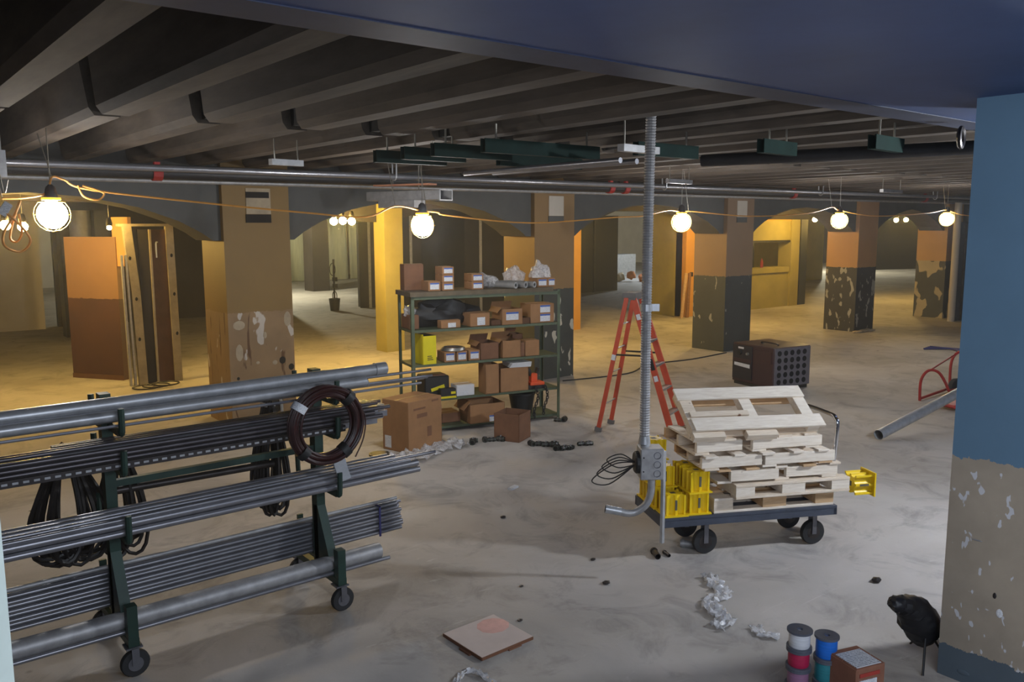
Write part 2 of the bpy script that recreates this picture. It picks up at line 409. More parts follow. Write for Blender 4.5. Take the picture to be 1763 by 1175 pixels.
# ------------------------------------------------------------------ arcade columns and arches
CX_ = [-1.24, 3.81, 8.86, 13.86, 18.86, 23.42, 28.5]
Y0, CW, CD = 10.42, .87, .80
mats = ['col_a', 'col_a', 'col_b', 'col_c', 'col_d', 'col_e', 'col_c']
clabels = ['ochre column left of the frame', 'ochre painted square column with patched lower half behind the pipe rack', 'tan square column with dark chipped base behind the shelving',
           'brown topped square column with charcoal base beyond the stepladder', 'orange tan square column with heavily chipped dark base, second from the right',
           'peeling square column beside a white pipe at the far right', 'column hidden at the right']
for i, x in enumerate(CX_):
    bm = B(); box2(bm, (x, Y0, 0), (x + CW, Y0 + CD, 3.8))
    if i == 1 or i == 4:
        pass
    c = struct('column', bm, M[mats[i]], clabels[i])
    if i in (1, 2, 3):   # painted plaque patches and the chipped footing
        bm = B(); box2(bm, (x + .30, Y0 - .012, 2.70), (x + .62, Y0, 3.02)); obj('plaster_patch', bm, M['wall_pale'] if i != 1 else M['dust'], c)
        bm = B(); box2(bm, (x + .29, Y0 - .016, 2.59), (x + .62, Y0 - .001, 2.695)); obj('dark_strip', bm, M['joist_dark'] if i == 1 else M['arch'], c)
        if i == 1:
            bm = B(); box2(bm, (x + .30, Y0 - .016, 2.90), (x + .60, Y0 - .001, 2.975)); obj('dark_strip', bm, M['joist_dark'], c)
    if i == 1:
        for (px, pz, w, h) in ((.06, 1.30, .16, .12), (.74, 1.34, .10, .20), (.34, .80, .05, .04), (.56, .78, .07, .06), (.08, .95, .10, .22), (.45, 1.15, .05, .09)):
            bm = B(); ball(bm, (x + px + w / 2, Y0, pz), .5, 2, (w, .014, h)); obj('filler_patch', bm, M['dust'], c)
        for (px, pz, r) in ((.70, .80, .045), (.82, .70, .04), (.10, .62, .02), (.55, .25, .14)):
            bm = B(); ball(bm, (x + px, Y0, pz), r, 2, (1, .12, 1.1)); obj('broken_hole', bm, M['joist_dark'], c)
        bm = B(); tube(bm, spline([(x + .50, Y0 - .02, .42), (x + .60, Y0 - .05, .36), (x + .64, Y0 - .05, .22), (x + .64, Y0 - .04, .02)]), .022, 8); obj('pipe_stub', bm, M['grey_plastic'], c, True)
    if i == 4:
        for k in range(9):
            a = random.uniform(0, 1.0); bm = B(); ball(bm, (x - .15 + a * 1.1, Y0 - .08 + random.uniform(-.08, .05), .02), .09, 1, (1.4, .8, .35)); obj('rubble', bm, M['dust'], c)
def arch_between(xa, xb, name_label, y0, y1, hz=2.37, ap=2.92, mat='arch'):
    prof = [(0, hz), (.10, hz), (.24, hz + .10), (.50, hz + .24), (.95, hz + .40), (1.5, ap - .04), ]
    L = xb - xa; poly = list(prof) + [(L / 2, ap)] + [(L - a, b) for a, b in reversed(prof)]
    poly = [(xa + a, b) for a, b in poly] + [(xb, 3.82), (xa, 3.82)]
    bm = B(); prism(bm, poly, y0, y1); return struct('arch_beam', bm, M[mat], name_label)
al = ['left of the ochre column', 'between the ochre column and the shelving', 'behind the stepladder', 'above the service counter', 'between the two rightmost columns', 'at the far right']
for i in range(6):
    arch_between(CX_[i] + CW, CX_[i + 1], 'grey haunched concrete beam ' + al[i], Y0 + .09, Y0 + CD - .08)
# second row
for i, (x, y, w, mt, lb) in enumerate([(-1.5, 14.9, .8, 'col_back', 'column hidden at the left of the second row'), (8.62, 14.75, .42, 'wall_ochre', 'slim yellow lit post in the second row, left of the shelving'),
                                   (13.5, 15.0, .74, 'wall_orange', 'yellow lit column seen past the right edge of the tan column')]):
    bm = B(); box2(bm, (x, y, 0), (x + w, y + w, 3.8)); struct('column', bm, M[mt], lb)
bm = B(); prism(bm, [(-1, 2.5), (0, 2.8), (2, 2.95), (6, 2.95), (8.4, 2.62), (8.9, 2.62), (10, 2.9), (12.5, 2.9), (13.5, 2.5), (14.2, 2.5), (15.5, 2.9), (18, 2.9), (18.3, 2.7), (24.6, 2.7), (26, 2.95), (30, 2.95), (30, 3.82), (-1, 3.82)], 15.05, 15.5)
struct('arch_beam', bm, M['wall_dark'], 'dim concrete beam along the second row of columns')
bm = B(); box2(bm, (14.6, 30.5, 0), (15.3, 31.3, 3.8)); struct('column', bm, M['wall_dark'], 'far pale column in front of the plastic dust sheets')
# service block (kiosk) in the second row on the right
kb = thing('service_counter', 'yellow green service counter block with a dark serving hatch between the columns', 'counter', (18.35, 15.2, 0))
def kbox(n, a, b_, m): bm = B(); box2(bm, a, b_); return obj(n, bm, M[m], kb)
kbox('side_wall', (0, .08, 0), (.12, 1.5, 2.9), 'wall_ochre')
kbox('corner_pier', (0, -.06, 0), (.95, .3, 2.9), 'wall_orange')
kbox('lower_wall', (.95, 0, 0), (5.05, .25, 1.08), 'wall_ochre')
kbox('upper_panel', (.95, 0, 2.06), (5.05, .3, 2.72), 'wall_ochre')
kbox('top_moulding', (.95, -.06, 2.66), (5.0, .1, 2.86), 'wall_orange')
kbox('ledge', (.95, -.05, 1.08), (5.0, .4, 1.24), 'wall_ochre')
kbox('hatch_back', (.95, 1.4, 0), (5.2, 1.5, 2.9), 'teal_glass')
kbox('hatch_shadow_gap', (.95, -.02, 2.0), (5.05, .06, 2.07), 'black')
kbox('end_pier', (5.05, -.06, 0), (5.5, .4, 2.95), 'wall_ochre')
kbox('end_post', (5.62, -.02, 0), (6.0, .3, 2.7), 'teal_glass')
for k in range(2): kbox('yellow_sticker', (3.05 + .17 * k, 1.385, 1.66), (3.14 + .17 * k, 1.40, 1.86), 'yellow_box')
kbox('outlet_plate', (.42, -.075, 1.62), (.66, -.06, 1.84), 'galv_dull'); kbox('outlet_plate', (.18, -.075, 1.12), (.30, -.06, 1.24), 'black')
bm = B(); lathe(bm, [(.04, 0), (.045, .02), (.045, .18), (.02, .24), (.02, .28)], (22.1, 15.3, 1.24), 10); tag(obj('red_bottle', bm, M['red'], smooth=True), 'small red bottle on the counter ledge', 'bottle')
for k, (dx, lean) in enumerate(((0.02, .05), (.22, -.03))):
    bm = B(); box(bm, (18.08 + dx, 14.98, .62), (.10, .03, 1.24), Rx(.06) @ Ry(lean)); tag(obj('plank', bm, M['ply'] if k else M['pine_c']), ('pale' if k == 0 else 'brown') + ' plank leaning on the orange pier', 'plank')
# doors / panels far behind
def panel(name, label, cat, a, b_, m, n=3, fm='galv_dull'):
    t = thing(name, label, cat, a); w = Vector(b_) - Vector(a); L = math.hypot(w.x, w.y); R = Rz(math.atan2(w.y, w.x)); t.rotation_euler = (0, 0, math.atan2(w.y, w.x))
    bm = B(); box2(bm, (0, 0, 0), (L, .06, w.z)); obj('panel', bm, M[m], t)
    for k in range(n):
        x = L * (k + .5) / n; bm = B(); box2(bm, (x - .04, -.05, 0), (x + .04, 0, w.z)); obj('stud', bm, M[fm], t)
    return t
panel('stud_partition', 'dark studded partition left of the yellow post', 'partition', (12.75, 23.4, 0), (14.4, 22.4, 2.85), 'wall_dark', 3)
panel('stud_partition', 'dark partition with thin studs right behind the top shelf boxes', 'partition', (14.7, 20.5, 0), (17.0, 18.8, 2.85), 'wall_dark', 3)
panel('dark_door', 'tall dark door leaf beyond the tan column', 'door', (21.4, 23.2, 0), (24.0, 23.2, 2.9), 'black', 1, 'steel_dark')
panel('dark_door', 'dark blue door leaf at the extreme right beside the white pipe', 'door', (23.02, 9.92, 0), (23.5, 9.86, 2.6), 'deck', 1, 'steel_dark')
panel('opening_shade_panel', 'black panel painted as the shade of an opening far behind the two right columns', 'door', (44.6, 24.5, 0), (49.0, 23.0, 2.8), 'black', 0)  # black sheet put in for the shade inside an opening
bm = B(); box2(bm, (-.0, 0, 0), (.42, .42, 2.9)); o = tag(obj('dark_post', bm, M['steel_dark']), 'dark steel post left of the tan and brown panel', 'post'); o.location = (4.1, 21.5, 0)
bm = B(); tube(bm, [(4.35, 20.6, 0), (4.35, 20.6, 2.9)], .22, 14); tag(obj('grey_pipe_column', bm, M['grey_plastic'], smooth=True), 'grey round pipe between dark posts at the far left', 'pipe')
bm = B(); box2(bm, (0, 0, 0), (.3, .3, 2.9)); o = tag(obj('dark_post', bm, M['black']), 'black post just left of the tan panel edge', 'post'); o.location = (4.55, 20.2, 0)
bm = B(); tube(bm, [(22.88, 9.95, 0), (22.88, 9.95, 3.2)], .09, 10); tag(obj('white_pipe', bm, M['wall_pale'], smooth=True), 'white vertical pipe beside the rightmost column', 'pipe')
# plastic sheets in the far room
for k, (x0, x1) in enumerate(((13.6, 19.3), (19.4, 25.0))):
    bm = B(); n = 30; vs = []
    for j in range(n + 1):
        x = x0 + (x1 - x0) * j / n; y = 36.5 + .12 * math.sin(j * 1.7) + .06 * math.sin(j * 3.9)
        vs.append((bm.verts.new((x, y, .02)), bm.verts.new((x, y + .1, 3.5))))
    for j in range(n): bm.faces.new((vs[j][0], vs[j + 1][0], vs[j + 1][1], vs[j][1]))
    o = obj('plastic_sheet', bm, M['sheet'], smooth=True); tag(o, ('left' if k == 0 else 'right') + ' hanging plastic dust sheet in the bright far room', 'sheet', 'plastic dust sheets')
    md = o.modifiers.new('s', 'SOLIDIFY'); md.thickness = .01
# two tone panel and stud frames on the left
pn = thing('partition_panel', 'free standing tan over brown painted panel at the left', 'panel', (3.05, 15.72, 0), math.atan2(-.86, .58))
bm = B(); box2(bm, (0, 0, 0), (1.05, .12, 2.38)); obj('board', bm, M['brown_panel'], pn)
bm = B(); box2(bm, (0, -.015, 0), (1.05, 0, .08)); obj('baseboard', bm, M['carton_in'], pn)
bm = B(); box2(bm, (.98, .02, 1.9), (1.3, .1, 2.7)); obj('top_scrap', bm, M['col_back'], pn)
sf = thing('stud_frame', 'pale metal stud frame with holes standing beside the tan panel', 'frame', (3.55, 14.2, 0))
def stud(pts, w, d, m, holes=()):
    bm = B()
    for (a, b_) in zip(pts[:-1], pts[1:]):
        h = b_[1] - a[1]
        lo = [(a[0], a[1]), (a[0] + w, a[1]), (b_[0] + w, b_[1]), (b_[0], b_[1])]
        prism(bm, lo, 0, d)
    s = obj('stud', bm, M[m], sf)
    for (hx, hz) in holes:
        bm = B(); ball(bm, (hx, -.002, hz), .026, 1, (.9, .2, 1.3)); obj('hole', bm, M['hole'], s)
stud([(.16, 0), (.13, 1.5), (.05, 2.55)], .13, .08, 'stud_pale', ((.13, 2.05), (.19, 1.4), (.2, .75)))
stud([(.72, 0), (.70, 2.55)], .12, .08, 'stud_pale', ((.77, 2.08), (.78, 1.45), (.79, .8)))
stud([(.44, 0), (.44, 2.5)], .03, .09, 'stud_pale')
stud([(0.02, 0), (0.0, 2.1)], .03, .07, 'galv_dull'); stud([(0.09, 0), (.06, 2.1)], .03, .07, 'galv_dull')
bm = B(); box2(bm, (-.02, -.01, 2.55), (.86, .12, 2.59)); obj('top_track', bm, M['stud_pale'], sf)
bm = B(); box2(bm, (.28, .05, 0), (.44, .09, 2.5)); obj('shaded_face_board', bm, M['wall_dark'], sf)  # dark boards put in for the shaded column face behind the studs
bm = B(); box2(bm, (.47, .05, 0), (.72, .09, 2.5)); obj('shaded_face_board', bm, M['carton_in'], sf)
bm = B(); tube(bm, spline([(.56, -.02, 2.3), (.53, -.03, 2.27), (.53, -.03, 2.05)]), .012, 6); obj('hanging_hook', bm, M['alu'], sf)
bm = B()
for k in range(3): torus(bm, (.12 + .15 * k, -.12, .02 + .012 * k), .2, .012, 20, 5, Rx(PI / 2))
c = obj('cable_coil', bm, M['cable_black'], smooth=True); c.location = (3.6, 14.0, 0); tag(c, 'flat coil of cable on the floor by the stud frame', 'cable')
# bucket stand in the far opening
bs = thing('bucket_stand', 'dark pole with hanging cables standing in a black bucket in the far opening', 'stand', (11.75, 23.15, 0))
bm = B(); lathe(bm, [(.13, 0), (.17, .36), (.18, .37), (.16, .37), (.12, .05)], n=16); obj('bucket', bm, M['black'], bs, True)
bm = B(); tube(bm, [(0, 0, .05), (0, 0, 1.55)], .03, 8); obj('pole', bm, M['steel_dark'], bs)
for k, (z, r) in enumerate(((1.35, .14), (.55, .11))):
    bm = B(); torus(bm, (-.06 + .05 * k, -.04, z - .1), r, .012, 20, 5, Rz(-.7), .6, 1.3); obj('cable_loop', bm, M['cable_black'], bs)
for z in (.95, .75): 
    bm = B(); box(bm, (.02, -.02, z), (.12, .1, .12)); obj('junction_box', bm, M['black'], bs)
# debris far right of centre
for k in range(7):
    bm = B(); ball(bm, (27.7 + .42 * k, 26.6 - .3 * k, .22 + .08 * math.sin(k * 2)), .23, 2, (1, .8, random.uniform(.6, 1.2)))
    for v in bm.verts: v.co += Vector((random.uniform(-1, 1), random.uniform(-1, 1), random.uniform(-1, 1))) * .04
    for v in bm.verts: v.co.z = max(v.co.z, 0.0)
    lb = ['crumpled orange debris bag farthest left in the far pile', 'second crumpled orange bag of the far pile', 'third crumpled orange bag of the far pile', 'middle pale bag of the far pile', 'fifth lumpy bag of the far pile', 'sixth lumpy bag of the far pile', 'rightmost debris bag of the far pile'][k]
    tag(obj('debris_bag', bm, M['debris_orange'] if k % 3 else M['dust'], smooth=True), lb, 'bag', 'debris bags in the far room')
bm = B(); box2(bm, (28, 29.2, 0), (31.5, 30, 1.1)); tag(obj('pallet_load', bm, M['galv_dull']), 'pale wrapped load in the bluish far room', 'load')

# ------------------------------------------------------------------ lamps and their cord
def bezel_lamp(loc, glow, label, r=.11, tilt=0.0, cage=True, group='temporary string lamps', cat='lamp'):
    t = thing('string_lamp', label, cat, loc, 0, group); t.rotation_euler = (tilt, 0, 0)
    bm = B(); ball(bm, (0, 0, 0), r, 3 if r > .09 else 2); obj('globe', bm, M[glow], t, True)
    bm = B(); tube(bm, [(0, 0, r + .1), (0, 0, (3.8 if not cage else 3.3) - loc[2])], .004, 4); obj('hanging_wire', bm, M['wire'], t)
    bm = B(); lathe(bm, [(.045, r * .92), (.05, r + .03), (.035, r + .10), (.015, r + .12)], n=12); obj('socket', bm, M['socket'], t, True)
    if cage:
        bm = B(); R_ = r + .022
        for k in range(6):
            a = PI * 2 * k / 6; pts = [(R_ * math.sin(b_) * math.cos(a), R_ * math.sin(b_) * math.sin(a), R_ * math.cos(b_)) for b_ in [PI * j / 8 for j in range(2, 9)]]
            tube(bm, pts, .0025, 4)
        torus(bm, (0, 0, R_ * .72), R_ * .70, .004, 16, 4, Rx(PI / 2)); torus(bm, (0, 0, 0), R_, .0025, 20, 4, Rx(PI / 2))
        lathe(bm, [(.05, R_ * .82), (.07, R_ * .84), (.07, R_ * .98), (.045, R_ * 1.0)], n=12)
        obj('guard', bm, M['guard'], t)
    return t
BL = [(1.371, 7.4, 2.643), (4.776, 7.4, 2.55), (8.855, 7.4, 2.584), (12.765, 7.4, 2.609), (16.558, 7.4, 2.643)]
bln = ['white glowing caged bulb at the far left of the string', 'white glowing bulb above the shelving', 'white glowing bulb right of the flexible conduit', 'white glowing bulb in front of the column with chipped base, second from right', 'white glowing bulb nearest the blue column']
for p, l in zip(BL, bln): bezel_lamp(p, 'white_b', l)
bezel_lamp((7.3, 1.1, 2.62), 'aisle_b', 'white bulb hidden behind the near blue column', .11)
for p, l in (((1.98, 14.0, 2.57), 'amber lamp at the left frame edge, left of a pair'), ((2.2, 14.0, 2.55), 'amber lamp at the left frame edge, right of a pair'),
             ((7.14, 14.0, 2.63), 'left amber lamp of the three left of the yellow post'), ((7.32, 14.0, 2.64), 'middle amber lamp of the three left of the yellow post'), ((7.5, 14.0, 2.63), 'right amber lamp of the three left of the yellow post'),
             ((22.8, 14.0, 2.69), 'single amber lamp beside the service counter'), ((27.66, 14.0, 2.68), 'left amber lamp of the pair between the right columns'), ((28.33, 14.0, 2.69), 'right amber lamp of the pair between the right columns'),
             ((3.36, 14.0, 2.53), 'small dim amber lamp above the tan panel'), ((12.05, 13.2, 2.6), 'amber lamp hidden behind the tan column'), ((17.6, 13.2, 2.6), 'amber lamp hidden behind the brown topped column')):
    bezel_lamp(p, 'yel_b', l, .035 if 'dim' in l else .095 if 'hidden' in l else .07, cage=False, group='amber lamps behind the arcade')
for p, l in (((30.6, 26.0, 3.0), 'added unseen lamp lighting the bluish far room beyond the debris bags'), ((12.0, 29.0, 3.2), 'lamp lighting the far room with plastic sheets'), ((42.0, 25.0, 3.0), 'lamp lighting the far floor behind the column with chipped base')):
    bezel_lamp(p, 'cool_b' if 'bluish' in l else 'far_b', l, .16, cage=False, group='far room lamps')
wp = [(1.043, 7.4, 2.76), (1.202, 7.4, 2.769), (1.345, 7.4, 2.811), (1.387, 7.4, 2.928), (1.472, 7.4, 2.912), (1.673, 7.4, 2.836), (2.708, 7.4, 2.735), (3.532, 7.4, 2.668), (4.12, 7.4, 2.634), (4.457, 7.4, 2.743), (4.76, 7.4, 2.701), (4.961, 7.4, 2.685), (5.121, 7.4, 2.651), (6.24, 7.4, 2.575), (7.61, 7.4, 2.643), (8.081, 7.4, 2.659), (8.577, 7.4, 2.735), (8.855, 7.4, 2.718), (9.082, 7.4, 2.727), (10.343, 7.4, 2.668), (11.832, 7.4, 2.718), (12.521, 7.4, 2.819), (12.782, 7.4, 2.769), (13.951, 7.4, 2.685), (15.834, 7.4, 2.752), (16.482, 7.4, 2.811), (17.155, 7.4, 2.727), (18.5, 7.4, 2.676)]
bm = B(); tube(bm, spline(wp, 5), .009, 6); cord = tag(obj('lamp_cord', bm, M['cord'], smooth=True), 'long yellow cord linking the white string lamps', 'cord')
bm = B(); tube(bm, spline([(1.564, 7.383, 2.87), (1.598, 7.366, 2.785), (1.699, 7.366, 2.76), (1.749, 7.375, 2.811), (1.682, 7.383, 2.844), (1.598, 7.392, 2.87)]), .008, 6); obj('cord_loop', bm, M['cord'], cord, True)
bm = B(); tube(bm, spline([(1.135, 7.232, 2.743), (1.093, 7.232, 2.643), (1.009, 7.215, 2.508), (1.009, 7.215, 2.407), (1.11, 7.215, 2.365), (1.177, 7.215, 2.458), (1.076, 7.215, 2.609), (1.009, 7.232, 2.659)]), .010, 6)
tube(bm, spline([(1.127, 7.249, 2.727), (1.068, 7.249, 2.55), (1.051, 7.232, 2.458), (1.093, 7.232, 2.441), (1.127, 7.232, 2.508), (1.118, 7.232, 2.643)]), .009, 6)
obj('hanging_cord_coil', bm, M['cord'], cord, True)
bm = B(); box(bm, (1.03, 7.23, 2.68), (.06, .03, .1), Ry(.6)); obj('plug_tag', bm, M['label'], cord)
for k, (x, z) in enumerate(((1.043, 2.76), (1.387, 2.928), (4.457, 2.743), (4.835, 2.693), (8.998, 2.727), (12.521, 2.819), (16.482, 2.811))):
    bm = B(); tube(bm, [(x, 7.4, z), (x - .07, 7.44, 3.26)], .004, 4); obj('hanger_wire', bm, M['wire'], cord)

# ------------------------------------------------------------------ overhead services
def xpipe(name, label, a, b_, r, m, couplings=(), cm='red', n=12):
    bm = B(); tube(bm, [a, b_], r, n); p = tag(obj(name, bm, M[m], smooth=True), label, 'pipe')
    d = (Vector(b_) - Vector(a)).normalized()
    for t in couplings:
        c = Vector(a) + d * t; bm = B(); tube(bm, [c - d * .05, c + d * .05], r * 1.25, n)
        box(bm, c + Vector((0, -.02, r * 1.3)), (.06, .05, .05)); o = obj('coupling', bm, M[cm], p); o['label'] = 'red pipe coupling'
    return p
pl = xpipe('shiny_pipe', 'long shiny ceiling pipe above the white bulbs', (-2, 9.05, 3.13), (26, 9.05, 3.17), .035, 'emt')
for x in (5.45, 10.4, 14.9, 19.6, 1.2):
    bm = B(); R_ = .045; pts = [(x, 9.05 + R_ * math.cos(a), 3.145 + R_ * math.sin(a)) for a in [PI * (-1.0 + k / 8) for k in range(9)]]
    tube(bm, [(x, 9.0, 3.3)] + pts + [(x, 9.1, 3.3)], .010, 5); obj('strap_hanger', bm, M['galv'], pl)
xpipe('black_main_pipe', 'thick black iron main running along the arcade beam', (-3, 9.72, 3.12), (27, 9.72, 3.16), .07, 'black_pipe', (5.85, 12.85, 13.2, 18.0, 23.5))
xpipe('grey_conduit', 'thin light conduit tight below the arcade beam top', (-3, 10.2, 3.06), (27, 10.2, 3.10), .028, 'galv_dull')
for k, x in enumerate((4.60, 4.78)):
    xpipe('ceiling_conduit', ('left' if k == 0 else 'right') + ' bright conduit slung under the green struts', (x, 6.4 - .2 * k, 3.02), (x + .07, 4.5, 3.03), .022, 'emt')
dp = xpipe('ceiling_pipe', 'dark pipe under the joists running to the blue column', (5.75, 4.6, 3.08), (6.6, 2.1, 3.09), .05, 'black_pipe')
def strut(bm_c, L, label, rz=0.0):
    t = thing('strut_channel', label, 'strut', bm_c, rz, 'green struts under the joists')
    bm = B(); poly = [(-.03, -.05), (.03, -.05), (.03, .05), (.018, .05), (.018, .04), (.024, .04), (.024, -.044), (-.024, -.044), (-.024, .04), (-.018, .04), (-.018, .05), (-.03, .05)]
    prism(bm, poly, 0, L, axis='X'); obj('channel', bm, M['strut'], t)
    for x in (.12, L - .12):
        bm = B(); tube(bm, [(x, 0, .0), (x, 0, .16)], .008, 5); obj('threaded_rod', bm, M['wire'], t)
    return t
strut((3.58, 6.25, 3.12), .70, 'green strut under the joists, leftmost and farthest of three')
strut((3.60, 5.85, 3.12), .6, 'green strut under the joists, middle of the left three')
strut((3.62, 5.45, 3.12), .75, 'green strut under the joists, nearest of the left three')
strut((3.72, 4.95, 3.12), 1.15, 'longest green strut hanging left of the conduit drop')
strut((4.46, 5.72, 3.10), .95, 'green strut carrying bright conduits behind the longest one')
strut((4.78, 4.45, 3.12), .7, 'green strut just right of the conduit drop')
strut((5.35, 3.75, 3.12), .5, 'green strut under the joists toward the blue column', .1)
strut((5.72, 3.1, 3.12), .5, 'green strut under the joists nearest the blue column', .1)
bm = B(); torus(bm, (5.72, 2.50, 3.10), .06, .016, 20, 6, Rz(.2)); tag(obj('pipe_ring', bm, M['steel_dark'], smooth=True), 'pipe clamp ring under the beam beside the blue column', 'clamp')
for k, (x, y, L, lb) in enumerate(((4.36, 4.2, .42, 'grey box section hanging left of the conduit drop'), (2.95, 6.9, .30, 'short grey strut scrap above the yellow lamps'), (8.1, 7.0, .5, 'short pale strut right of the conduit drop'), (13.3, 7.0, .8, 'pale strut above the second bulb from the right'))):
    t = thing('ceiling_bracket', lb, 'bracket', (x, y, 3.06), .1)
    bm = B(); box2(bm, (0, -.03, 0), (L, .03, .05)); obj('channel', bm, M['galv_dull'], t)
    for xx in (.04, L - .04):
        bm = B(); tube(bm, [(xx, 0, .04), (xx, 0, .22)], .006, 5); obj('hanger_rod', bm, M['wire'], t)
t = thing('ceiling_bracket', 'pale perforated bracket hanging at the left frame edge above the cord', 'bracket', (1.06, 7.42, 2.92))
bm = B(); box2(bm, (-.03, -.01, 0), (.03, .01, .2)); obj('plate', bm, M['galv_dull'], t)
bm = B(); tube(bm, [(0, 0, .2), (0, 0, .4)], .006, 5); obj('hanger_rod', bm, M['wire'], t)
bm = B(); tube(bm, spline([(-.02, -.02, .02), (.0, -.02, -.12), (.03, -.02, -.02)]), .004, 4); obj('hanger_wire', bm, M['wire'], t)
# T shaped sheet metal duct
dt = thing('duct_tee', 'grey sheet metal tee duct with open right end above the shelving', 'duct', (5.36, 9.6, 2.86), -1.2)
bm = B(); X1 = 1.14; w = .004
for a, b_ in (((0, 0, 0), (X1, .25, w)), ((0, 0, .11), (X1, .25, .11 + w)), ((0, 0, 0), (X1, w, .114)), ((0, .25 - w, 0), (X1, .25, .114)), ((0, 0, 0), (w, .25, .114))): box2(bm, a, b_)
obj('trunk', bm, M['galv_dull'], dt)
bm = B(); box2(bm, (.18, .01, -.09), (.74, .24, 0)); obj('branch_collar', bm, M['galv_dull'], dt)
bm = B()
for a, b_ in (((X1 - .012, -.012, -.012), (X1, .262, 0)), ((X1 - .012, -.012, .114), (X1, .262, .126)), ((X1 - .012, -.012, 0), (X1, 0, .114)), ((X1 - .012, .25, 0), (X1, .262, .114))): box2(bm, a, b_)
obj('end_flange', bm, M['galv'], dt)
bm = B(); box2(bm, (.1, .02, .18), (.95, .2, .2)); obj('top_board', bm, M['salmon'], dt)
for x in (.35, .75):
    bm = B(); tube(bm, [(x, .1, .11), (x, .1, .42)], .006, 5); obj('hanger_wire', bm, M['wire'], dt)

# ------------------------------------------------------------------ conduit drop with junction box
cd = thing('conduit_drop', 'grey flexible conduit hanging from the ceiling to a steel junction box', 'conduit', (0, 0, 0))
top = Vector((4.375, 3.93, 3.79)); bot = Vector((4.371, 3.939, 1.053)); axis = bot - top; N = 150
bm = B(); pts, rs = [], []
for k in range(N * 2 + 1):
    t = k / (N * 2); p = top.lerp(bot, t); sway = math.sin(t * PI) * -.012; pts.append((p.x + sway, p.y, p.z)); rs.append(.038 if k % 2 else .032)
tube(bm, pts, .03, 12, rs=rs); obj('flexible_conduit', bm, M['galv_dull'], cd, False)
bm = B(); tube(bm, [(4.371, 3.939, 1.071), (4.371, 3.939, 1.015)], .04, 14, rs=[.036, .044]); tube(bm, [(4.371, 3.939, 1.015), (4.385, 3.939, 0.983)], .03, 12); obj('connector', bm, M['galv'], cd, True)
bm = B(); tube(bm, [(4.362, 3.939, 2.006), (4.362, 3.939, 1.959)], .042, 14); box(bm, (4.413, 3.897, 1.983), (.05, .02, .05), Rz(-.68)); obj('strap', bm, M['galv'], cd)
Rb = Rz(-.62); cb = Vector((4.404, 3.911, 0.881))
bm = B(); box(bm, cb, (.165, .15, .225), Rb); jb = obj('junction_box', bm, M['galv_dull'], cd, bevel=.006)
f0 = Rb @ Vector((0, -1, 0)); r0 = Rb @ Vector((1, 0, 0))
for z in (.065, 0, -.065):
    bm = B(); torus(bm, cb + f0 * .075 + r0 * .035 + Vector((0, 0, z)), .024, .0035, 18, 5, Rz(-.62)); obj('knockout', bm, M['wheel_hub'], jb)
for z in (.05, -.05):
    bm = B(); ball(bm, cb + f0 * .076 - r0 * .062 + Vector((0, 0, z)), .006, 1); obj('screw_hole', bm, M['hole'], jb)
bm = B(); lathe(bm, [(.08, 0), (.08, .02), (.07, .03)], cb - r0 * .085, 20, R=Rz(-.62) @ Ry(-PI / 2)); obj('round_cover', bm, M['black'], cd)
for k in range(4):
    a = cb - r0 * .11; e = a - r0 * (.2 + .04 * k) + Vector((0, 0, .02 - .04 * k)) + f0 * .03 * k
    bm = B(); tube(bm, spline([a, a.lerp(e, .5) + Vector((0, 0, .05)), e, a.lerp(e, .6) - Vector((0, 0, .05 + .01 * k)), a - Vector((0, 0, .02))]), .005, 5); obj('wire_tail', bm, M['cable_black'], cd, True)
bm = B(); tube(bm, spline([(4.413, 3.906, 0.783), (4.413, 3.906, 0.662), (4.385, 3.925, 0.569), (4.334, 3.971, 0.513), (4.278, 4.008, 0.504), (4.222, 4.055, 0.523)]), .027, 12); obj('elbow', bm, M['galv_dull'], cd, True)
bm = B(); pipe(bm, (4.245, 4.036, 0.515), (4.157, 4.106, 0.537), .03); obj('elbow_sleeve', bm, M['galv'], cd, True)
bm = B(); box(bm, (4.478, 3.850, 0.620), (.024, .024, .68)); obj('support_rod', bm, M['galv'], cd)
for k, (x, y, L, r, a, lb) in enumerate(((4.78, 4.17, .13, .024, 1.0, 'larger open conduit stub on the floor below the junction box'), (4.86, 4.13, .09, .014, 1.2, 'smaller conduit stub on the floor below the junction box'), (5.12, 4.12, .14, .03, 2.2, 'grey conduit fitting on the floor by the cart wheel'))):
    d = Vector((math.cos(a), math.sin(a), 0)) * L; bm = B(); p0 = Vector((x, y, r)); pipe(bm, p0 - d * .5, p0 + d * .5, r, .2)
    tube(bm, [p0 + d * .28, p0 + d * .42], r * 1.25, 10); tag(obj('conduit_stub', bm, M['steel_dark'] if k < 2 else M['galv_dull'], smooth=True), lb, 'fitting')

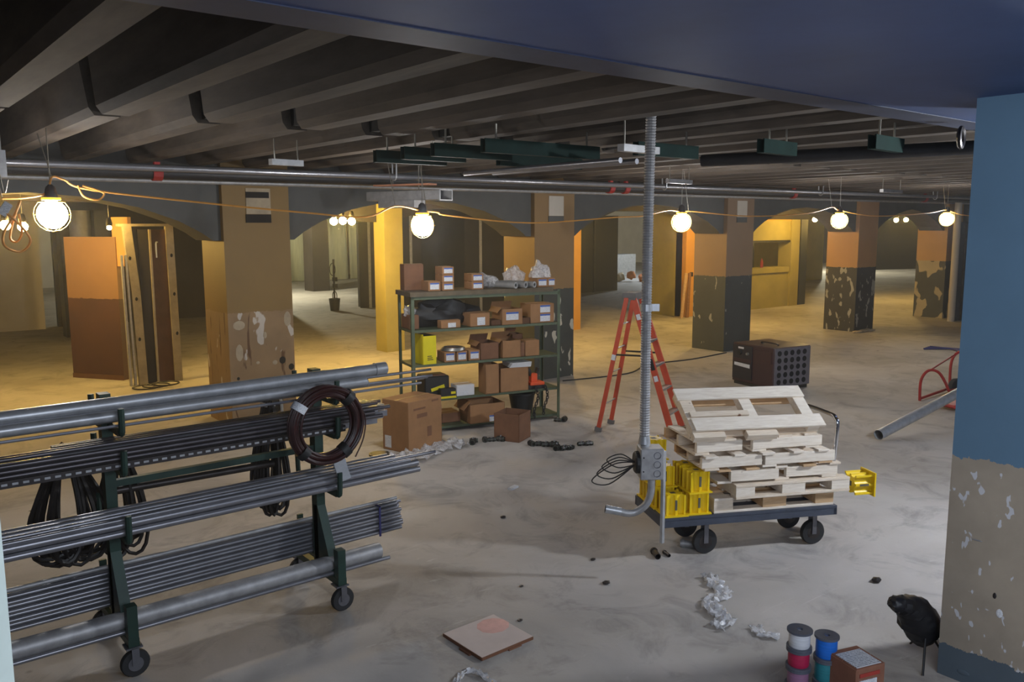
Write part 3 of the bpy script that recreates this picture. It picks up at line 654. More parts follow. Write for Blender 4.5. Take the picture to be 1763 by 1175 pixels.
# ------------------------------------------------------------------ near right column and items at its foot
bm = B(); box2(bm, (4.73, 1.1, 0), (5.5, 2.0, 3.8)); c = struct('column', bm, M['col_near'], 'near column painted blue over chipped beige at the right edge')
for (y, z, w, h, m) in ((1.84, .84, .06, .01, 'galv_dull'), (1.73, .56, .02, .035, 'steel_dark'), (1.70, .47, .035, .05, 'label'), (1.86, .06, .07, .03, 'col_near')):
    bm = B(); ball(bm, (4.73, y, z), .5, 2, (.008, w, h)); obj('gouge', bm, M[m], c)
def spool(loc, wm, label, h=.105, r=.066, rz=0):
    t = thing('wire_spool', label, 'spool', loc, rz, 'wire spools')
    bm = B(); lathe(bm, [(.052, .012), (.055, .02), (.055, h - .02), (.052, h - .012)], n=28); obj('winding', bm, M[wm], t, True)
    for z in (0, h - .012):
        bm = B(); pipe(bm, (0, 0, z), (0, 0, z + .012), r, .74, 28); obj('flange', bm, M['spool_grey'], t)
    bm = B(); pipe(bm, (0, 0, 0), (0, 0, h - .001), .02, .25, 16); obj('core', bm, M['spool_grey'], t)
    for a in range(3):
        bm = B(); box(bm, (math.cos(a * 2.1) * .035, math.sin(a * 2.1) * .035, h - .004), (.035, .012, .007), Rz(a * 2.1)); obj('spoke', bm, M['white_p'] if a else M['spool_grey'], t)
    return t
sx, sy = 3.83, 2.33
for k, (wm, lb) in enumerate((('wire_purple', 'bottom wire spool of the left stack'), ('wire_purple', 'pale purple wire spool under the red one'), ('wire_red', 'red wire spool under the white one'), ('wire_white', 'white wire spool on top of the left stack'))):
    spool((sx, sy, .106 * k), wm, lb, rz=.5 * k)
for k, (wm, lb) in enumerate((('wire_teal', 'bottom teal wire spool of the right stack'), ('wire_teal', 'teal wire spool under the blue one'), ('wire_blue', 'bright blue wire spool on top of the right stack'))):
    spool((sx + .115, sy - .09, .13 * k), wm, lb, h=.129, r=.064, rz=.3 + k)

# ------------------------------------------------------------------ carton builder
def carton(name, label, loc, rz, s, open_=False, stickers=(), mat='carton', parent=None, flaps=True, group='cardboard boxes', cat='box', tape=True, tilt=None):
    w, d, h = s; t = thing(name, label, cat, loc, rz, group)
    if tilt: t.rotation_euler = (tilt[0], tilt[1], rz)
    if open_:
        th = .006; bm = B()
        box2(bm, (0, 0, 0), (w, d, th)); box2(bm, (0, 0, 0), (w, th, h)); box2(bm, (0, d - th, 0), (w, d, h)); box2(bm, (0, 0, 0), (th, d, h)); box2(bm, (w - th, 0, 0), (w, d, h))
        obj('body', bm, M[mat], t)
        if flaps:
            for (c, sz, R) in (((w / 2, -.03, h + .02), (w, .005, d * .3), Rx(-.9)), ((w / 2, d + .03, h + .03), (w, .005, d * .35), Rx(.5)), ((-.03, d / 2, h - .01), (.005, d * .9, w * .3), Ry(-2.4)), ((w + .02, d / 2, h + .03), (.005, d * .9, w * .3), Ry(.5)))[1:3]:
                bm = B(); box(bm, c, sz, R); obj('flap', bm, M[mat], t)
    else:
        bm = B(); box2(bm, (0, 0, 0), s); obj('body', bm, M[mat], t, bevel=min(.006, min(s) * .1))
        for (y0, y1) in ((0, d / 2 - .002), (d / 2 + .002, d)):
            bm = B(); box2(bm, (.003, y0 + .003, h - .001), (w - .003, y1 - .003, h + .003)); obj('flap', bm, M[mat], t)
        if tape:
            bm = B(); box2(bm, (-.001, d / 2 - .02, h), (w + .001, d / 2 + .02, h + .005)); obj('tape', bm, M['tape'], t)
    for (sx_, sz_, sw, sh, blue) in stickers:      # on the front face, fractions of the face
        bm = B(); box2(bm, (w * sx_, -.004, h * sz_), (w * (sx_ + sw), -.0005, h * (sz_ + sh))); l = obj('sticker', bm, M['label'], t)
        if blue:
            bm = B(); box2(bm, (w * sx_, -.006, h * (sz_ + sh * .78)), (w * (sx_ + sw), -.0035, h * (sz_ + sh))); obj('blue_band', bm, M['blue_band'], l)
    return t
# box beside the spools
t = carton('carton', 'reddish cardboard box with white labels beside the wire spools', (3.86, 2.02, 0), -.30, (.19, .2, .31), stickers=((.1, .3, .6, .5, False),), mat='rust_card', tape=False)
bm = B(); box2(bm, (.01, .01, .314), (.17, .16, .317)); obj('sticker', bm, M['label_top'], t)
bm = B(); box2(bm, (.02, -.004, .265), (.15, -.001, .285)); obj('red_print', bm, M['red_label'], t)
# black bag on tripod legs beside the near column
tp = thing('folded_tripod', 'black folded tripod with bag leaning against the near column', 'tripod', (4.69, 2.165, 0)); tp.scale = (1.12, 1.12, 1.0)
bm = B(); ctl = [(-.13, .03, .40), (-.10, .02, .395), (-.04, .0, .37), (.02, -.01, .33), (.08, -.02, .26), (.12, -.02, .17), (.14, -.02, .10)]; rr = [.02, .045, .058, .085, .105, .09, .05]
pts = spline(ctl, 4); rs = [rr[min(6, i // 4)] * (1 - (i % 4) / 4) + rr[min(6, i // 4 + 1)] * ((i % 4) / 4) for i in range(len(pts))]
tube(bm, pts, .05, 14, rs=rs)
for v in bm.verts: v.co += Vector((random.uniform(-1, 1), random.uniform(-1, 1), random.uniform(-1, 1))) * .007
obj('bag', bm, M['black_cloth'], tp, True)
for (ex, ey, m) in ((.19, -.13, 'steel_dark'), (-.06, -.12, 'black'), (.22, .08, 'black')):
    bm = B(); tube(bm, [(.08, -.06, .22), (ex, ey, .006)], .006, 6); obj('leg', bm, M[m], tp)
# black cord on the floor near spools
bm = B(); tube(bm, spline([(4.05, 2.2, .006), (4.2, 2.15, .006), (4.3, 2.22, .006), (4.34, 2.12, .006), (4.26, 2.03, .006), (4.16, 2.05, .006)]), .006, 6); tag(obj('extension_cord', bm, M['cable_black'], smooth=True), 'short black cord looped on the floor by the reddish box', 'cord')

# ------------------------------------------------------------------ floor debris in front
bd = thing('scrap_board', 'square dusty plywood scrap with a pink stain on the floor', 'board', (2.78, 3.745, 0.0), 0.02)
bm = B(); box2(bm, (0, 0, .012), (.40, .39, .026)); obj('sheet', bm, M['board'], bd)
bm = B(); box2(bm, (-.004, .0, .006), (.0, .39, .025)); box2(bm, (0, -.004, .006), (.40, 0, .025)); obj('edge', bm, M['board_edge'], bd)
bm = B(); ball(bm, (.30, .27, .026), .5, 2, (.22, .20, .003)); obj('pink_stain', bm, M['pink'], bd)
for a_, b_ in (((-.02, .1, 0), (.02, .2, .012)), ((.2, -.01, 0), (.3, .03, .012))):
    bm = B(); box2(bm, a_, b_); obj('packing_shim', bm, M['board_edge'], bd)
def film(name, label, pts, w, h=.03, m='film', cat='plastic'):
    bm = B(); S = spline(pts, 6); rows = []; nn = 6
    for i, p in enumerate(S):
        d = (S[min(i + 1, len(S) - 1)] - S[max(i - 1, 0)]).normalized(); n = Vector((-d.y, d.x, 0))
        ww = w * (.6 + .4 * math.sin(i * 1.3) ** 2)
        rows.append([bm.verts.new(p + n * ww * (k / nn - .5) + Vector((0, 0, .004 + h * abs(math.sin(k * 2.1 + i * .9)) * random.uniform(.3, 1)))) for k in range(nn + 1)])
    for a, b_ in zip(rows[:-1], rows[1:]):
        for k in range(nn): bm.faces.new((a[k], a[k + 1], b_[k + 1], b_[k]))
    o = tag(obj(name, bm, M[m], smooth=True), label, cat); md = o.modifiers.new('s', 'SOLIDIFY'); md.thickness = .002; return o
film('plastic_strip', 'crumpled clear plastic strip on the floor below the cart', [(4.78, 3.66, 0), (4.68, 3.52, 0), (4.62, 3.40, 0), (4.44, 3.38, 0), (4.35, 3.28, 0), (4.30, 3.14, 0), (4.17, 3.13, 0)], .14, .05)
film('plastic_scrap', 'small clear plastic scrap beside the crumpled strip', [(4.38, 2.98, 0), (4.33, 2.90, 0), (4.38, 2.80, 0)], .10, .03)
film('plastic_ribbon', 'clear plastic ribbon at the bottom edge of the view', [(2.50, 3.62, 0), (2.62, 3.70, 0), (2.68, 3.62, 0), (2.66, 3.45, 0)], .05, .03)
film('plastic_bag', 'flattened clear plastic by the big cardboard box', [(4.55, 7.75, 0), (4.8, 7.7, 0), (5.05, 7.82, 0), (5.3, 7.9, 0), (5.6, 7.85, 0)], .45, .08)
bm = B(); box(bm, (4.99, 6.19, .01), (.12, .05, .02), Rz(.3)); tag(obj('wood_chip', bm, M['label']), 'small pale wood chip alone on the open floor', 'scrap')
for k, (x, y, r, lb) in enumerate(((3.28, 4.0, .018, 'small dark pebble right of the plywood scrap'), (4.35, 4.42, .022, 'black grommet on the floor left of the cart'), (3.62, 4.40, .016, 'small dark crumb beyond the plywood scrap'), (4.12, 4.05, .03, 'dark crumb below the cart'), (5.65, 2.85, .04, 'small dark scrap between the spools and the cart'), (4.4, 5.6, .025, 'small dark nut on the open floor'))):
    bm = B(); ball(bm, (x, y, r * .4), r, 1, (1.2, .9, .45)); tag(obj('floor_crumb', bm, M['steel_dark']), lb, 'debris', 'floor crumbs')
bm = B()
for k in range(4): tube(bm, spline([(17.25 + .05 * k, 8.0 - .02 * k, .02 + .012 * k), (17.6, 7.6 + .06 * k, .03), (17.3 + .1 * k, 7.2, .02 + .01 * k), (18.0, 6.6 + .05 * k, .02)]), .02, 6)
tag(obj('blue_rope', bm, M['rope_blue'], smooth=True), 'dark blue rope heap on the floor near the right column', 'rope')
bm = B(); tube(bm, spline([(9.2, 10.1, .01), (10.5, 9.9, .01), (11.5, 10.3, .01), (12.6, 10.2, .01), (13.8, 10.3, .01)]), .012, 6); tag(obj('floor_cable', bm, M['cable_black'], smooth=True), 'dark cable on the floor behind the stepladder', 'cable')

# ------------------------------------------------------------------ pipe rack
rk = thing('pipe_rack', 'dark green steel pipe rack on casters at the left', 'rack', (0, 0, 0))
def hookarm(bm, x, y0, y1, z, tip):
    box2(bm, (x - .018, min(y0, y1), z - .03), (x + .018, max(y0, y1), z))
    tube(bm, spline([(x, y1, z - .015), (x, y1 + (y1 - y0) * .10, z), (x, y1 + (y1 - y0) * .14, z + tip)], 4), .018, 8)
TZ = (1.425, 1.195, .80, .43)
for x in (1.15, 2.46):
    bm = B(); box2(bm, (x - .03, 5.14, .16), (x + .03, 5.22, 1.60)); obj('upright', bm, M['green'], rk)
    for z, tip in zip(TZ, (.13, .12, .14, .16)):
        if z > .5:
            bm = B(); hookarm(bm, x + .02, 5.14, 4.92, z, tip); obj('hook_arm', bm, M['green'], rk)
            bm = B(); hookarm(bm, x, 5.22, 5.46, z - .01, tip); obj('hook_arm', bm, M['green'], rk)
    bm = B(); prism(bm, [(4.93, .22), (5.14, .66), (5.20, .66), (5.20, .22)], x - .03, x + .03, axis='X'); obj('gusset', bm, M['green'], rk)
    bm = B(); box2(bm, (x - .02, 5.2, .26), (x + .02, 5.5, .285)); box2(bm, (x - .02, 5.48, .2), (x + .02, 5.5, .5)); obj('bundle_cradle', bm, M['green'], rk)
    bm = B(); box2(bm, (x - .03, 4.86, .178), (x + .03, 5.60, .225)); box2(bm, (x - .028, 4.86, .178), (x + .028, 4.92, .42)); obj('base_leg', bm, M['green'], rk)
    for y in (4.90, 5.56):
        bm = B(); box(bm, (x, y, .172), (.09, .09, .01)); box(bm, (x, y - .058, .125), (.04, .006, .10)); box(bm, (x, y - .002, .125), (.04, .006, .10)); fk = obj('caster_fork', bm, M['wheel_hub'], rk)
        bm = B(); lathe(bm, [(.05, -.02), (.074, -.019), (.08, -.01), (.08, .01), (.074, .019), (.05, .02)], (x, y - .03, .081), 24, 'Y', None); obj('tyre', bm, M['rubber'], rk, True)
        bm = B(); lathe(bm, [(.042, -.023), (.042, .023)], (x, y - .03, .081), 16, 'Y'); obj('hub', bm, M['wheel_hub'], rk)
bm = B(); box2(bm, (1.18, 5.15, .178), (2.43, 5.21, .225)); obj('cross_bar', bm, M['green'], rk)
for (y, z) in ((5.1, 1.0),): 
    bm = B(); box2(bm, (1.18, 5.16, 1.04), (2.43, 5.2, 1.08)); obj('cross_bar', bm, M['green'], rk)
LX = -.5
def rod(name, label, x1, y, z, r, m, hollow=True, slope=0.0, group=None, x0=None, cat='pipe', n=12, dy=0.0):
    bm = B(); a = (LX if x0 is None else x0, y + dy, z - slope); b_ = (x1, y, z + slope)
    if hollow: pipe(bm, a, b_, r, .16, n)
    else: tube(bm, [a, b_], r, n)
    return tag(obj(name, bm, M[m], smooth=True), label, cat, group)
p = rod('steel_pipe', 'thickest galvanised pipe on the top rack tier', 2.93, 5.055, 1.555, .040, 'galv', slope=.012, n=18)
bm = B(); pipe(bm, (2.85, 5.055, 1.567), (2.935, 5.055, 1.568), .045, .12, 18); obj('collar', bm, M['galv'], p, True)
rod('steel_pipe', 'second thick pipe in front on the top rack tier', 2.74, 4.985, 1.50, .032, 'galv', slope=.01, n=16)
rod('steel_pipe', 'dark medium pipe low on the top rack tier', 2.79, 5.05, 1.475, .026, 'galv_dull', slope=.008)
for k, (x, z, y) in enumerate(((3.29, 1.520, 5.02), (3.14, 1.505, 5.10), (3.28, 1.483, 4.99), (3.28, 1.462, 5.05), (3.28, 1.447, 5.1), (3.16, 1.448, 4.95))):
    rod('threaded_rod', ['topmost thin rod sticking out of the top tier toward the shelving', 'shortest upper thin rod of the top tier', 'third thin rod down on the top tier', 'fourth thin rod down on the top tier', 'lowest long thin rod of the top tier', 'thin rod at the front of the top tier'][k], x, y, z, .009, 'emt', False, .004, 'thin rods on the top tier', cat='rod', n=8)
def channel(label, x1, y, z, x0=LX, m='steel_dark', slots=True, s=.041):
    t = thing('slotted_channel', label, 'channel', (x0, y, z), 0, 'strut channels on the second tier'); L = x1 - x0; h = s / 2
    bm = B(); poly = [(-h, -h), (h, -h), (h, h), (h * .45, h), (h * .45, h * .8), (h * .85, h * .8), (h * .85, -h * .85), (-h * .85, -h * .85), (-h * .85, h * .8), (-h * .45, h * .8), (-h * .45, h), (-h, h)]
    prism(bm, poly, 0, L, axis='X'); obj('channel', bm, M[m], t)
    if slots:
        bm = B(); k = .03
        while k < L: box2(bm, (k, -h - .001, -.006), (k + .028, -h + .0015, .006)); k += .05
        o = obj('slots', bm, M['galv'], t); o['kind'] = 'stuff'
    return t
channel('slotted channel at the back top of the second tier', 2.80, 5.09, 1.335, .85)
channel('slotted channel in front on the second tier with bright slots', 2.55, 4.945, 1.225)
channel('plain channel at the left on the second tier', 2.86, 4.985, 1.262, slots=False, m='emt')
channel('plain channel deeper on the second tier', 2.92, 5.035, 1.26, slots=False, m='emt')
channel('plain channel at the bottom of the second tier', 2.85, 5.085, 1.222, slots=False, m='emt')
channel('bright channel end highest on the second tier', 2.90, 5.04, 1.305, slots=False, m='emt')
channel('bright channel under the topmost on the second tier', 2.82, 4.99, 1.308, slots=False, m='emt')
channel('bright channel lowest on the second tier', 2.84, 5.035, 1.218, slots=False, m='emt')
T3 = [(3.13, 4.95, .828, .022), (3.13, 5.0, .825, .022), (3.10, 5.05, .825, .022), (3.12, 4.955, .874, .024), (3.05, 5.01, .872, .022), (3.02, 5.075, .870, .024), (3.29, 4.985, .918, .013), (2.98, 5.04, .915, .022), (2.95, 5.085, .922, .02), (3.06, 4.95, .905, .012)]
T3l = ['front bottom', 'middle bottom', 'back bottom', 'front middle', 'centre', 'back middle', 'longest thin top', 'thick top', 'back top', 'thin front top']
for (x, y, z, r), l in zip(T3, T3l): rod('conduit', l + ' conduit of the third rack tier', x, y, z, r, 'emt', slope=.006, group='conduits on the third tier')
for row in range(8):
    for cidx in range(3):
        rod('conduit', 'long thin conduit in the strapped bundle on the lowest tier', 3.15 + random.uniform(-.03, .03), 5.255 + cidx * .029 + (row % 2) * .012, .302 + row * .027, .0135, 'emt', slope=.008, group='strapped conduit bundle', n=10)
rod('conduit', 'loose dark conduit resting on top of the strapped bundle', 3.14, 5.29, .522, .015, 'galv_dull', slope=.008)
bm = B()
for a, b_ in (((2.96, 5.234, .285), (2.975, 5.240, .515)), ((2.96, 5.234, .508), (2.975, 5.345, .515)), ((2.96, 5.340, .285), (2.975, 5.346, .515))): box2(bm, a, b_)
tag(obj('blue_strap', bm, M['rope_blue']), 'blue strap around the conduit bundle', 'strap')
rod('steel_pipe', 'thick dull pipe lying on the rack base', 2.82, 5.0, .29, .055, 'galv_dull', n=18, slope=.0)
rod('steel_pipe', 'slim shiny rod in front of the thick base pipe', 2.87, 4.945, .243, .014, 'emt', n=10)
rod('steel_pipe', 'small conduit tucked behind the thick base pipe', 2.85, 5.075, .30, .015, 'emt', n=10)
rod('steel_pipe', 'dark bar on the rear side of the rack', 2.25, 5.42, .93, .025, 'steel_dark', x0=1.2, dy=.04)
M['emt_dark'] = simple('dull_conduit_steel', (96, 92, 96), .36, .7, var=.15, scale=9)
for k, (x, y, z) in enumerate(((2.84, 4.945, 1.262), (2.78, 4.945, 1.289), (2.90, 4.95, 1.316), (2.82, 4.98, 1.345), (2.86, 5.01, 1.348))):
    rod('conduit', ['lowest', 'second', 'third', 'fourth, topmost front', 'topmost back'][k] + ' dull thin conduit in front of the channels on the second tier', x, y, z, .0128, 'emt_dark', slope=.004, group='thin conduits on the second tier', n=10)
# red cable ring hung on the rack
rg = thing('cable_ring', 'dark red coiled cable ring hanging on the front of the rack', 'cable', (2.37, 4.84, 1.29))
for k in range(24):
    bm = B(); a = random.uniform(0, 6.28); torus(bm, (random.uniform(-.008, .008), random.uniform(-.034, .034), random.uniform(-.008, .008)), .220 + random.uniform(-.034, .034), .0095, 40, 6, Ry(a) @ Rx(random.uniform(-.04, .04)))
    obj('cable_turn', bm, M['coil_red'], rg, True)
for a in (2.5, .8, 5.3, 3.9):
    bm = B(); c = Vector((.222 * math.cos(a), 0, .222 * math.sin(a))); tube(bm, [c - Vector((-math.sin(a), 0, math.cos(a))) * .025, c + Vector((-math.sin(a), 0, math.cos(a))) * .025], .052, 10); obj('tape_wrap', bm, M['label'] if a == 2.5 else M['black'], rg, True)
bm = B(); tube(bm, spline([(.17, -.01, .17), (.27, -.01, .03), (.26, -.01, -.12), (.19, -.02, -.24)]), .005, 5); obj('loose_end', bm, M['coil_red'], rg, True)
bm = B(); box(bm, (2.50, 4.905, .965), (.085, .012, .17), Ry(-.22) @ Rx(-.15)); tag(obj('metal_tag', bm, M['galv']), 'small silver metal plate leaning on the third tier pipes', 'plate')
# black cable hanks on the rear hooks
def hank(label, x, y, zt, zb, w, n, m, r=.012):
    t = thing('cable_hank', label, 'cable', (x, y, zt), 0, 'cable hanks hung on the rack')
    for k in range(n):
        f = (k / max(1, n - 1) - .5) * 2; ww = w * (.35 + .65 * abs(f)) ; hh = (zt - zb) * random.uniform(.86, 1.02); yy = random.uniform(-.05, .05)
        pts = []
        for j in range(22):
            a = 2 * PI * j / 22; s = (1 - math.cos(a)) / 2
            pts.append((f * w * .25 * s + math.sin(a) * ww * .5 * (.25 + .75 * s), yy + .02 * math.sin(a + k), -hh * s))
        bm = B(); tube(bm, pts, r, 5, closed=True); obj('loop', bm, M[m], t, True)
    bm = B(); box(bm, (0, 0, -.03), (.07, .1, .02)); obj('tie', bm, M['galv_dull'], t); return t
hank('wide black cable hank hanging left of the left upright', .98, 5.47, 1.26, .50, .44, 22, 'cable_black')
hank('black cable hank hanging right of the left upright', 1.28, 5.50, 1.24, .50, .28, 18, 'cable_black')
hank('narrow black cable hank hanging behind the red ring', 2.26, 5.50, 1.36, .55, .24, 18, 'cable_black')
bm = B(); lathe(bm, [(.05, 0), (.12, .01), (.12, .03), (.05, .04)], (4.58, 8.05, 0), 20); tag(obj('black_roll', bm, M['black'], smooth=True), 'small black roll flat on the floor left of the big box', 'roll')

# ------------------------------------------------------------------ shelving unit
SA = math.atan2(-.45, 2.0); SW, SD = 2.05, .50
SO = Vector((5.37, 8.6, 0)); SR = Rz(SA)
def S(x, y, z): return SO + SR @ Vector((x, y, z))
sh = thing('shelving_unit', 'green metal shelving unit loaded with boxes before the tan column', 'shelf', SO, SA)
for x in (0, SW):
    for y in (0, SD):
        bm = B(); prism(bm, [(0, 0), (.04 * (1 if x == 0 else -1), 0), (.04 * (1 if x == 0 else -1), .004 * (1 if y == 0 else -1)), (.004 * (1 if x == 0 else -1), .004 * (1 if y == 0 else -1)), (.004 * (1 if x == 0 else -1), .04 * (1 if y == 0 else -1)), (0, .04 * (1 if y == 0 else -1))], 0, 1.72, axis='Z', c=(x, y, 0)); obj('post', bm, M['shelf_green'], sh)
SZ = (.07, .425, .865, 1.29)
for z in SZ:
    bm = B(); box2(bm, (.005, .005, z - .03), (SW - .005, SD - .005, z)); obj('shelf_board', bm, M['shelf_green'], sh)
bm = B(); box2(bm, (-.02, -.03, 1.70), (SW - .12, SD + .02, 1.755)); obj('top_board', bm, M['shelf_top'], sh)
bm = B(); box2(bm, (0, .0, 1.66), (SW, .02, 1.70)); obj('top_rail', bm, M['shelf_green'], sh)
def onshelf(px_l, px_r):   # map a distance along the shelf front (0..254) to metres
    f = lambda p: (p * 9.98) / (p * 9.98 + (254 - p) * 10.9) * SW
    return f(px_l - 710), f(px_r - 710)
def sbox(label, a, b_, z, h, d=.25, y=.02, open_=False, st=(), mat='carton', name='carton', rz=0.0, flaps=True):
    x0, x1 = onshelf(a, b_); p = S(x0, y, z + .001)
    return carton(name, label, p, SA + rz, (x1 - x0, d, h), open_, st, mat, flaps=flaps, group='cardboard boxes on the shelving')
L1 = ((.14, .2, .72, .68, True),)
Z5 = 1.756
sbox('small labelled carton alone on the top shelf, left of the stack of three', 741, 762, Z5, .115, st=L1)
for k, n in enumerate(('bottom', 'middle', 'top')): sbox(n + ' labelled carton in the stack of three on the top shelf', 765, 785, Z5 + .098 * k, .094, st=L1)
for k, n in enumerate(('bottom', 'top')): sbox(n + ' labelled carton in the stack of two on the top shelf', 815, 835, Z5 + .098 * k, .094, st=L1)
sbox('dull brown carton at the back left of the top shelf', 712, 746, Z5, .32, .16, .28, mat='carton_dark')
sbox('labelled carton beside the wrapped tubes on the top shelf', 926, 944, Z5, .11, st=L1)
sbox('bagged carton at the right end of the top shelf', 944, 957, Z5, .11, st=L1)
for k, (a, y0, r, lb) in enumerate(((884, -.02, .042, 'left grey plastic tube pointing out on the top shelf'), (902, .0, .043, 'middle grey plastic tube pointing out on the top shelf'), (918, .02, .040, 'right grey plastic tube pointing out on the top shelf'))):
    x, _ = onshelf(a, a); bm = B(); d = Vector((-.20, .42, 0)); p0 = Vector((x, y0 - .06, Z5 + r + .002)); pipe(bm, S(*p0), S(*(p0 + d)), r, .45, 18); tag(obj('plastic_tube', bm, M['grey_plastic'], smooth=True), lb, 'tube', 'plastic tubes on the top shelf')
def lump(label, name, c, s, m, cat='bag', jit=.25, sub=3, group=None, floor_z=None):
    bm = B(); ball(bm, (0, 0, 0), 1, sub)
    for v in bm.verts:
        n = 1 + jit * (math.sin(v.co.x * 5 + c[0] * 9) * math.sin(v.co.y * 4.3 + 1) + .5 * math.sin(v.co.z * 9 + v.co.x * 7))
        v.co = Vector((v.co.x * s[0] * n, v.co.y * s[1] * n, v.co.z * s[2] * n)); v.co.z = max(v.co.z, -s[2] * .75)
    for v in bm.verts: v.co = SR @ v.co + Vector((c[0], c[1], c[2] + s[2] * .75 + .002))
    return tag(obj(name, bm, M[m], smooth=True), label, cat, group)
lump('clear plastic wrap over the grey tubes on the top shelf', 'plastic_wrap', S(1.08, .30, Z5), (.20, .13, .10), 'film', jit=.2)
lump('crinkled grey plastic bag behind the grey tubes', 'plastic_bag', S(1.56, .36, Z5), (.13, .1, .15), 'film')
lump('clear plastic bag hanging at the right end of the top shelf', 'plastic_bag', S(1.86, .22, Z5), (.14, .10, .17), 'film')
Z4 = 1.291
bg = lump('large black plastic heap on the second shelf', 'black_bag', S(.50, .30, Z4), (.42, .13, .20), 'black_cloth', jit=.28)
lump('crumpled grey plastic at the left of the second shelf', 'plastic_wrap', S(.07, .25, Z4 + .15), (.07, .08, .08), 'film')
sbox('maroon brown carton at the left end of the second shelf', 712, 729, Z4, .17, .3, .12, mat='carton_dark')
L2 = ((.35, .1, .4, .6, False),)
sbox('flat carton with a white label before the black heap', 762, 796, Z4, .095, .12, st=L2, rz=.06)
sbox('carton with a white label right of the black heap', 812, 846, Z4, .165, .28, st=L2, rz=.05)
sbox('open carton with a blue striped label on the second shelf', 866, 901, Z4, .20, .3, open_=True, st=((.2, .3, .6, .5, True),))
sbox('carton with two blue striped labels at the right of the second shelf', 915, 955, Z4, .245, .3, st=((.4, .08, .42, .38, True), (.4, .55, .42, .38, True)))
sbox('dark open tray between cartons on the second shelf', 848, 864, Z4, .07, .2, open_=True, mat='carton_in', flaps=False)
sbox('second dark tray left of the two labelled carton', 901, 914, Z4, .08, .2, open_=True, mat='carton_in', flaps=False)
Z3 = .866
x0, x1 = onshelf(727, 765)
yb = thing('yellow_case', 'bright yellow printed case standing on the third shelf', 'case', S(x0 + .02, .0, Z3), SA + .12)
bm = B(); box2(bm, (0, 0, 0), (.17, .30, .35)); obj('case_body', bm, M['black'], yb)
bm = B(); box2(bm, (0.0, -.006, 0), (.172, 0, .35)); obj('front_cover', bm, M['yellow_box'], yb)
bm = B(); box2(bm, (-.006, 0, 0), (0, .30, .37)); obj('side_cover', bm, M['yellow_box'], yb)
bm = B()
for k in range(3): box2(bm, (.05, -.0075, .05 + .022 * k), (.13 - .01 * k, -.0058, .06 + .022 * k))
obj('small_print', bm, M['ink'], yb)
for k, (a, b_) in enumerate(((767, 786), (788, 806), (809, 828))): sbox(('left', 'middle', 'right')[k] + ' of three labelled cartons in a row on the third shelf', a, b_, Z3, .125, .26, st=L1)
x0, x1 = onshelf(768, 808); bm = B()
for k in range(4): torus(bm, S((x0 + x1) / 2 + .004 * k, .16, Z3 + .14 + .008 * k), .15 - .004 * k, .008, 32, 6, Rx(PI / 2))
tag(obj('wire_coil', bm, M['alu'], smooth=True), 'silver wire coil lying on the three labelled cartons', 'coil')
sbox('open brown carton in the middle of the third shelf', 829, 860, Z3, .21, .32, open_=True, mat='carton_dark')
sbox('wide carton right of middle on the third shelf', 867, 898, Z3, .22, .32, open_=True)
sbox('carton behind the right boxes on the third shelf', 900, 918, Z3, .26, .18, .30, open_=True, mat='carton_dark')
sbox('square carton at the right of the third shelf', 906, 930, Z3, .20, .22, st=())
sbox('narrow carton beside the wide one on the third shelf', 898, 905, Z3, .18, .24, mat='carton_dark')
Z2 = .426
x0, x1 = onshelf(735, 778)
kc = thing('tool_case', 'black tool case with yellow stripe on the fourth shelf', 'case', S(x0, .08, Z2), SA)
bm = B(); box2(bm, (0, 0, 0), (x1 - x0, .3, .27)); obj('body', bm, M['black'], kc, bevel=.015)
bm = B(); box(bm, (.17, -.004, .12), (.18, .006, .04), Ry(-.25)); obj('yellow_stripe', bm, M['yellow_box'], kc)
bm = B(); box2(bm, (.05, .02, .27), (.28, .1, .285)); obj('lid_ridge', bm, M['carton_dark'], kc)
x0, x1 = onshelf(757, 784)
kc = thing('parts_case', 'small black case with yellow trim in front of the tool case', 'case', S(x0, -.02, Z2), SA)
bm = B(); box2(bm, (0, 0, 0), (x1 - x0, .09, .12)); obj('body', bm, M['black'], kc, bevel=.01)
bm = B(); box2(bm, (.0, -.004, .0), (x1 - x0, 0, .025)); box2(bm, (.14, -.004, .05), (.2, 0, .08)); obj('yellow_trim', bm, M['yellow_box'], kc)
sbox('small white printed box on the fourth shelf', 787, 818, Z2, .135, .2, st=((.35, .2, .3, .3, False),), mat='white_p')
sbox('tall narrow carton on the fourth shelf', 835, 858, Z2, .38, .22, -.02, open_=True, flaps=False)
sbox('wide carton holding papers on the fourth shelf', 862, 910, Z2, .31, .4, .0, open_=True, flaps=False)
x0, x1 = onshelf(885, 914); bm = B()
for k in range(5): box(bm, S((x0 + x1) / 2 - .02, .12, Z2 + .316 + .012 * k), (x1 - x0 + .05, .26, .010), Rz(SA + .05 * k - .1))
tag(obj('paper_stack', bm, M['white_p']), 'stack of white papers on the wide carton', 'papers')
x0, x1 = onshelf(914, 938)
oc = thing('orange_tool', 'orange chain vise standing at the right of the fourth shelf', 'tool', S(x0, .0, Z2), SA)
bm = B(); box2(bm, (0, 0, .05), (x1 - x0, .16, .09)); box2(bm, (.03, .04, .08), (.12, .12, .20)); obj('base', bm, M['orange'], oc, bevel=.006)
bm = B(); box2(bm, (-.02, .02, 0), (x1 - x0 + .02, .18, .05)); box(bm, (.13, .08, .22), (.03, .05, .1), Ry(.3)); box(bm, (.02, .08, .22), (.03, .05, .1), Ry(-.3)); obj('jaw', bm, M['steel_dark'], oc)
